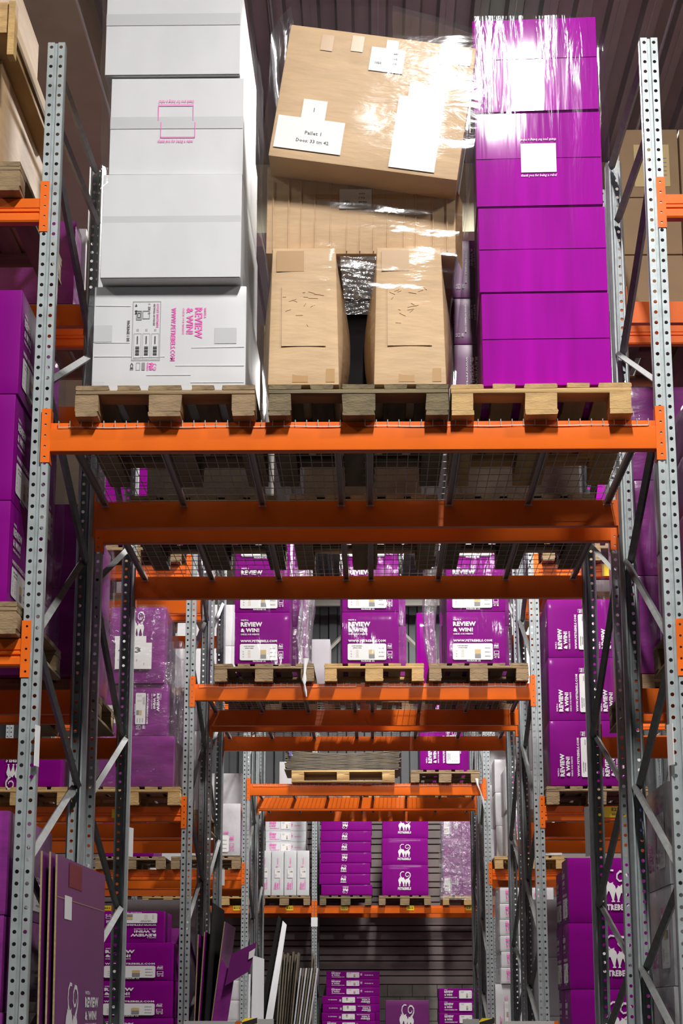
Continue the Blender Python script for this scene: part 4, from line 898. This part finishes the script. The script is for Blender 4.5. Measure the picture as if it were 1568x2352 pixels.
# leaning boards before the back wall
sheet('tall white leaning board in front of the back wall', [(-1.67, 28.9, .0), (-1.55, 28.9, .0), (-1.33, 29.6, 1.80), (-1.39, 29.6, 1.86)], .02, 'white', 'white', name='leaning_board', cat='board')
sheet('tall dark board left of the white leaning board', [(-1.80, 29.0, .0), (-1.66, 29.0, .0), (-1.42, 29.7, 1.90), (-1.46, 29.7, 1.95)], .02, 'dark', 'dark', name='leaning_board', cat='board')
bd = [(-1.50, -.17, 1.45, 'kraft_dull'), (-1.46, -.15, 1.40, 'kraft_dull'), (-1.42, -.13, 1.38, 'kraft_dull'), (-1.385, -.10, 1.42, 'wood_aged'), (-1.345, -.09, 1.40, 'kraft_dull')]
for i in range(16):
    x = -1.52 + .036 * i; h = (1.42, 1.38, 1.40, 1.36)[i % 4] if i < 7 or i > 13 else 1.17; sl = .09 + .006 * i if i < 14 else .05
    m_ = 'board_grey' if i < 6 or i > 13 else ('white_wrap' if i % 2 else 'board_grey')
    b = MB(); yy = (30.1 if i < 6 or i > 13 else 29.9)
    b.poly([(0, 0, 0), (.022, 0, 0), (.022 + sl, .05, h), (sl, .05, h)], m_); b.poly([(sl, .05, h), (.022 + sl, .05, h), (.022 + sl, .8, h), (sl, .8, h)], m_)
    b.poly([(0, 0, 0), (sl, .05, h), (sl, .8, h), (0, .8, 0)], m_); b.poly([(.022, 0, 0), (.022, .8, 0), (.022 + sl, .8, h), (.022 + sl, .05, h)], m_)
    o = link('flattened_carton', b.mesh('flat'), None, (x, yy, 0)); tag(o, 'flattened carton on edge in the bundle by the back wall, number %s from left' % ['one', 'two', 'three', 'four', 'five', 'six', 'seven', 'eight', 'nine', 'ten', 'eleven', 'twelve', 'thirteen', 'fourteen', 'fifteen', 'sixteen'][i], 'flattened carton', 'upright flattened cartons by the back wall')
# leaning sheets inside the third/fourth row left frames
def lean(label, x, y0, y1, h, dx, m, th=.008, edge='kraft_edge'):
    return sheet(label, [(x, y0, 0), (x, y1, 0), (x + dx, y1, h), (x + dx, y0, h)], th, m, edge)
lean('first purple flattened carton leaning in the third row left frame', -1.42, 15.5, 16.7, 1.13, .03, 'purple')
lean('second purple flattened carton leaning in the third row left frame', -1.40, 15.5, 16.7, 1.15, .06, 'purple')
lean('black board leaning between the purple flattened cartons', -1.36, 15.6, 16.8, 1.38, .07, 'dark', edge='dark')
lean('wrapped purple flattened carton leaning to the right, third row', -1.37, 16.0, 17.2, 1.25, .15, 'purple_wrap')
sheet('folded purple flap jutting to the right with a white panel', [(-1.22, 16.05, .74), (-1.02, 16.05, .86), (-.965, 16.05, 1.09), (-1.17, 16.05, .995)], .006, 'purple_shade')
sheet('wrapped purple sheet below the jutting flap', [(-1.40, 16.1, .30), (-1.22, 16.1, .30), (-1.15, 16.1, .80), (-1.25, 16.1, .96)], .006, 'purple_wrap')
sheet('white panel on the end of the folded purple flap', [(-1.03, 16.04, .95), (-.985, 16.04, .975), (-.975, 16.04, 1.04), (-1.025, 16.04, 1.01)], .002, 'paper', name='paper_sheet', cat='paper')
sheet('white flattened carton leaning in the fifth row left frame', [(-1.42, 22.6, .0), (-1.27, 22.6, .0), (-1.27, 22.6, 1.12), (-1.40, 22.6, 1.16)], .01, 'white', 'white')
sheet('narrow white flattened carton behind the yellow striped guard', [(-1.45, 22.55, .0), (-1.425, 22.55, .0), (-1.42, 22.55, .95), (-1.445, 22.55, .95)], .01, 'white', 'kraft_edge')
# ================================================================== guards, signs, labels
def guard(label, x0, x1, y, sd):
    o = link('rack_guard', None, None, ((x0 + x1) / 2, y, 0)); tag(o, label, 'guard'); w_ = x1 - x0
    b = MB(); x_a = -w_ / 2 if sd < 0 else 0; b.extr([(x_a, .0), (x_a + w_ * .5, 0), (x_a + w_ * .5, .42), (x_a + w_ * .42, .465), (x_a + w_ * .10, .465), (x_a, .43)], 0, .01, 'yellow', 'y'); link('striped_plate', b.mesh('plate'), o)
    for k in range(3):
        b = MB(); z = .06 + .15 * k; b.poly([(x_a + .004, -.001, z), (x_a + w_ * .5 - .004, -.001, z + .05), (x_a + w_ * .5 - .004, -.001, z + .11), (x_a + .004, -.001, z + .06)], 'black'); link('black_stripe', b.mesh('stripe'), o)
    b = MB(); xb = x_a + w_ * .5 if sd < 0 else -w_ / 2; b.box(xb, xb + w_ * .5, .0, .08, 0, .455, 'grey'); link('guard_post', b.mesh('post'), o)
    b = MB(); b.box(xb + w_ * .2, xb + w_ * .28, .08, 1.4, .35, .45, 'grey'); link('guard_rail', b.mesh('rail'), o)
guard('yellow and black striped guard at the left frame, fifth row', -1.492, -1.137, 22.2, -1)
guard('yellow and black striped guard at the right frame, fifth row', .98, 1.335, 22.2, 1)
for s, ln, x in ((-1, 'left', -1.46), (1, 'right', .96)):
    o = link('rack_guard', None, None, (x + (0 if s < 0 else 0), 15.12, 0)); tag(o, 'grey guard rail with orange end at the %s frame, third row' % ln, 'guard')
    b = MB(); b.box(0, .40, 0, .08, .36, .470, 'lgrey'); link('guard_rail', b.mesh('rail'), o); b = MB(); xo = .40 if s < 0 else .40
    b.box(.40, .43, -.005, .085, .36, .472, 'orange'); link('end_cap', b.mesh('cap'), o)
    for px in (.03, .35): b = MB(); b.box(px, px + .06, .01, .07, 0, .36, 'grey'); link('guard_post', b.mesh('post'), o)
def plate(label, x, y, z0, z1, w_, m='paper', ry=0., name='rack_sign', txt=None):
    b = MB(); b.box(-w_ / 2, w_ / 2, 0, .003, 0, z1 - z0, m); o = link(name, b.mesh(name), None, (x, y, z0), (0, 0, ry)); tag(o, label, 'sign')
    if txt: b = MB(); b.text(txt, -w_ * .38, (z1 - z0) * .3, (z1 - z0) * .4, 'ink_black', w=w_ * .76); link('sign_print', b.mesh('sign_print'), o, (0, -.001, 0), (R90, 0, 0))
    return o
plate('white upright sign on the inner side of the nearest left upright', -1.443, 8.20, 1.56, 1.735, .05, ry=1.35)
plate('white upright sign on the inner side of the nearest right upright', 1.262, 8.20, 1.56, 1.735, .05, ry=-1.2)
plate('white upright sign on the rear left upright of the second row', -1.445, 11.49, 1.43, 1.60, .08, ry=1.3)
plate('white upright sign on the rear right upright of the second row', 1.262, 11.49, 1.43, 1.72, .08, ry=-1.2)
plate('white sign on the fourth row left upright', -1.445, 18.56, 1.70, 1.85, .08, ry=1.2)
plate('white sign stuck on the back wall upright below its beam', -.934, 30.30, 1.80, 1.94, .10)
for i, x in enumerate((-4.147, -3.283, -2.137, -1.3215, -.473, .549, 1.462)):
    plate('small yellow label on the back wall beam, %s from the left' % ('first', 'second', 'third', 'fourth', 'fifth', 'sixth', 'seventh')[i], x, 30.303, 2.045, 2.120, .115, 'yellow', name='beam_label', txt=('E01', 'E07', 'E11', 'E21', '22-1', '22-2', 'E31')[i])
o = plate('large yellow location label on the third row right beam', 1.88, 15.372, 2.03, 2.115, .31, 'yellow', name='beam_label')
b = MB(); b.text('E27', -.14, .035, .03, 'ink_black', w=.055); b.text('E27-05', .0, .05, .028, 'ink_black', w=.12); b.poly([(.09, .012, 0), (.105, .027, 0), (.09, .042, 0), (.075, .027, 0)], 'ink_black'); b.text('0018', .0, .014, .02, 'ink_black', w=.05)
link('sign_print', b.mesh('sign_print'), o, (0, -.001, 0), (R90, 0, 0))
plate('yellow label on the third row left beam behind the dark upright', -2.06, 15.372, 2.03, 2.10, .06, 'yellow', name='beam_label')
plate('yellow label on the third row right upper beam', 1.93, 15.372, 3.99, 4.09, .12, 'yellow', name='beam_label')
# flat kraft and blue card held on the second row right upright
b = MB(); b.box(-.035, .0, 0, .004, 0, .26, 'kraft_dull'); b.box(0, .035, 0, .004, .03, .20, 'blue'); b.box(0, .035, 0, .004, .20, .26, 'kraft_dull'); o = link('document_pouch', b.mesh('pouch'), None, (1.345, 9.90, 1.36), (0, -.03, 0)); tag(o, 'clear document pouch with brown and blue card on the right upright', 'pouch')
strip('long twisted film tail hanging below the third row left beam', [(-3.27, 22.37, 2.25), (-3.285, 22.36, 2.20), (-3.29, 22.36, 2.12), (-3.285, 22.36, 2.04), (-3.30, 22.36, 1.96), (-3.30, 22.36, 1.86), (-3.31, 22.36, 1.75)], .08)
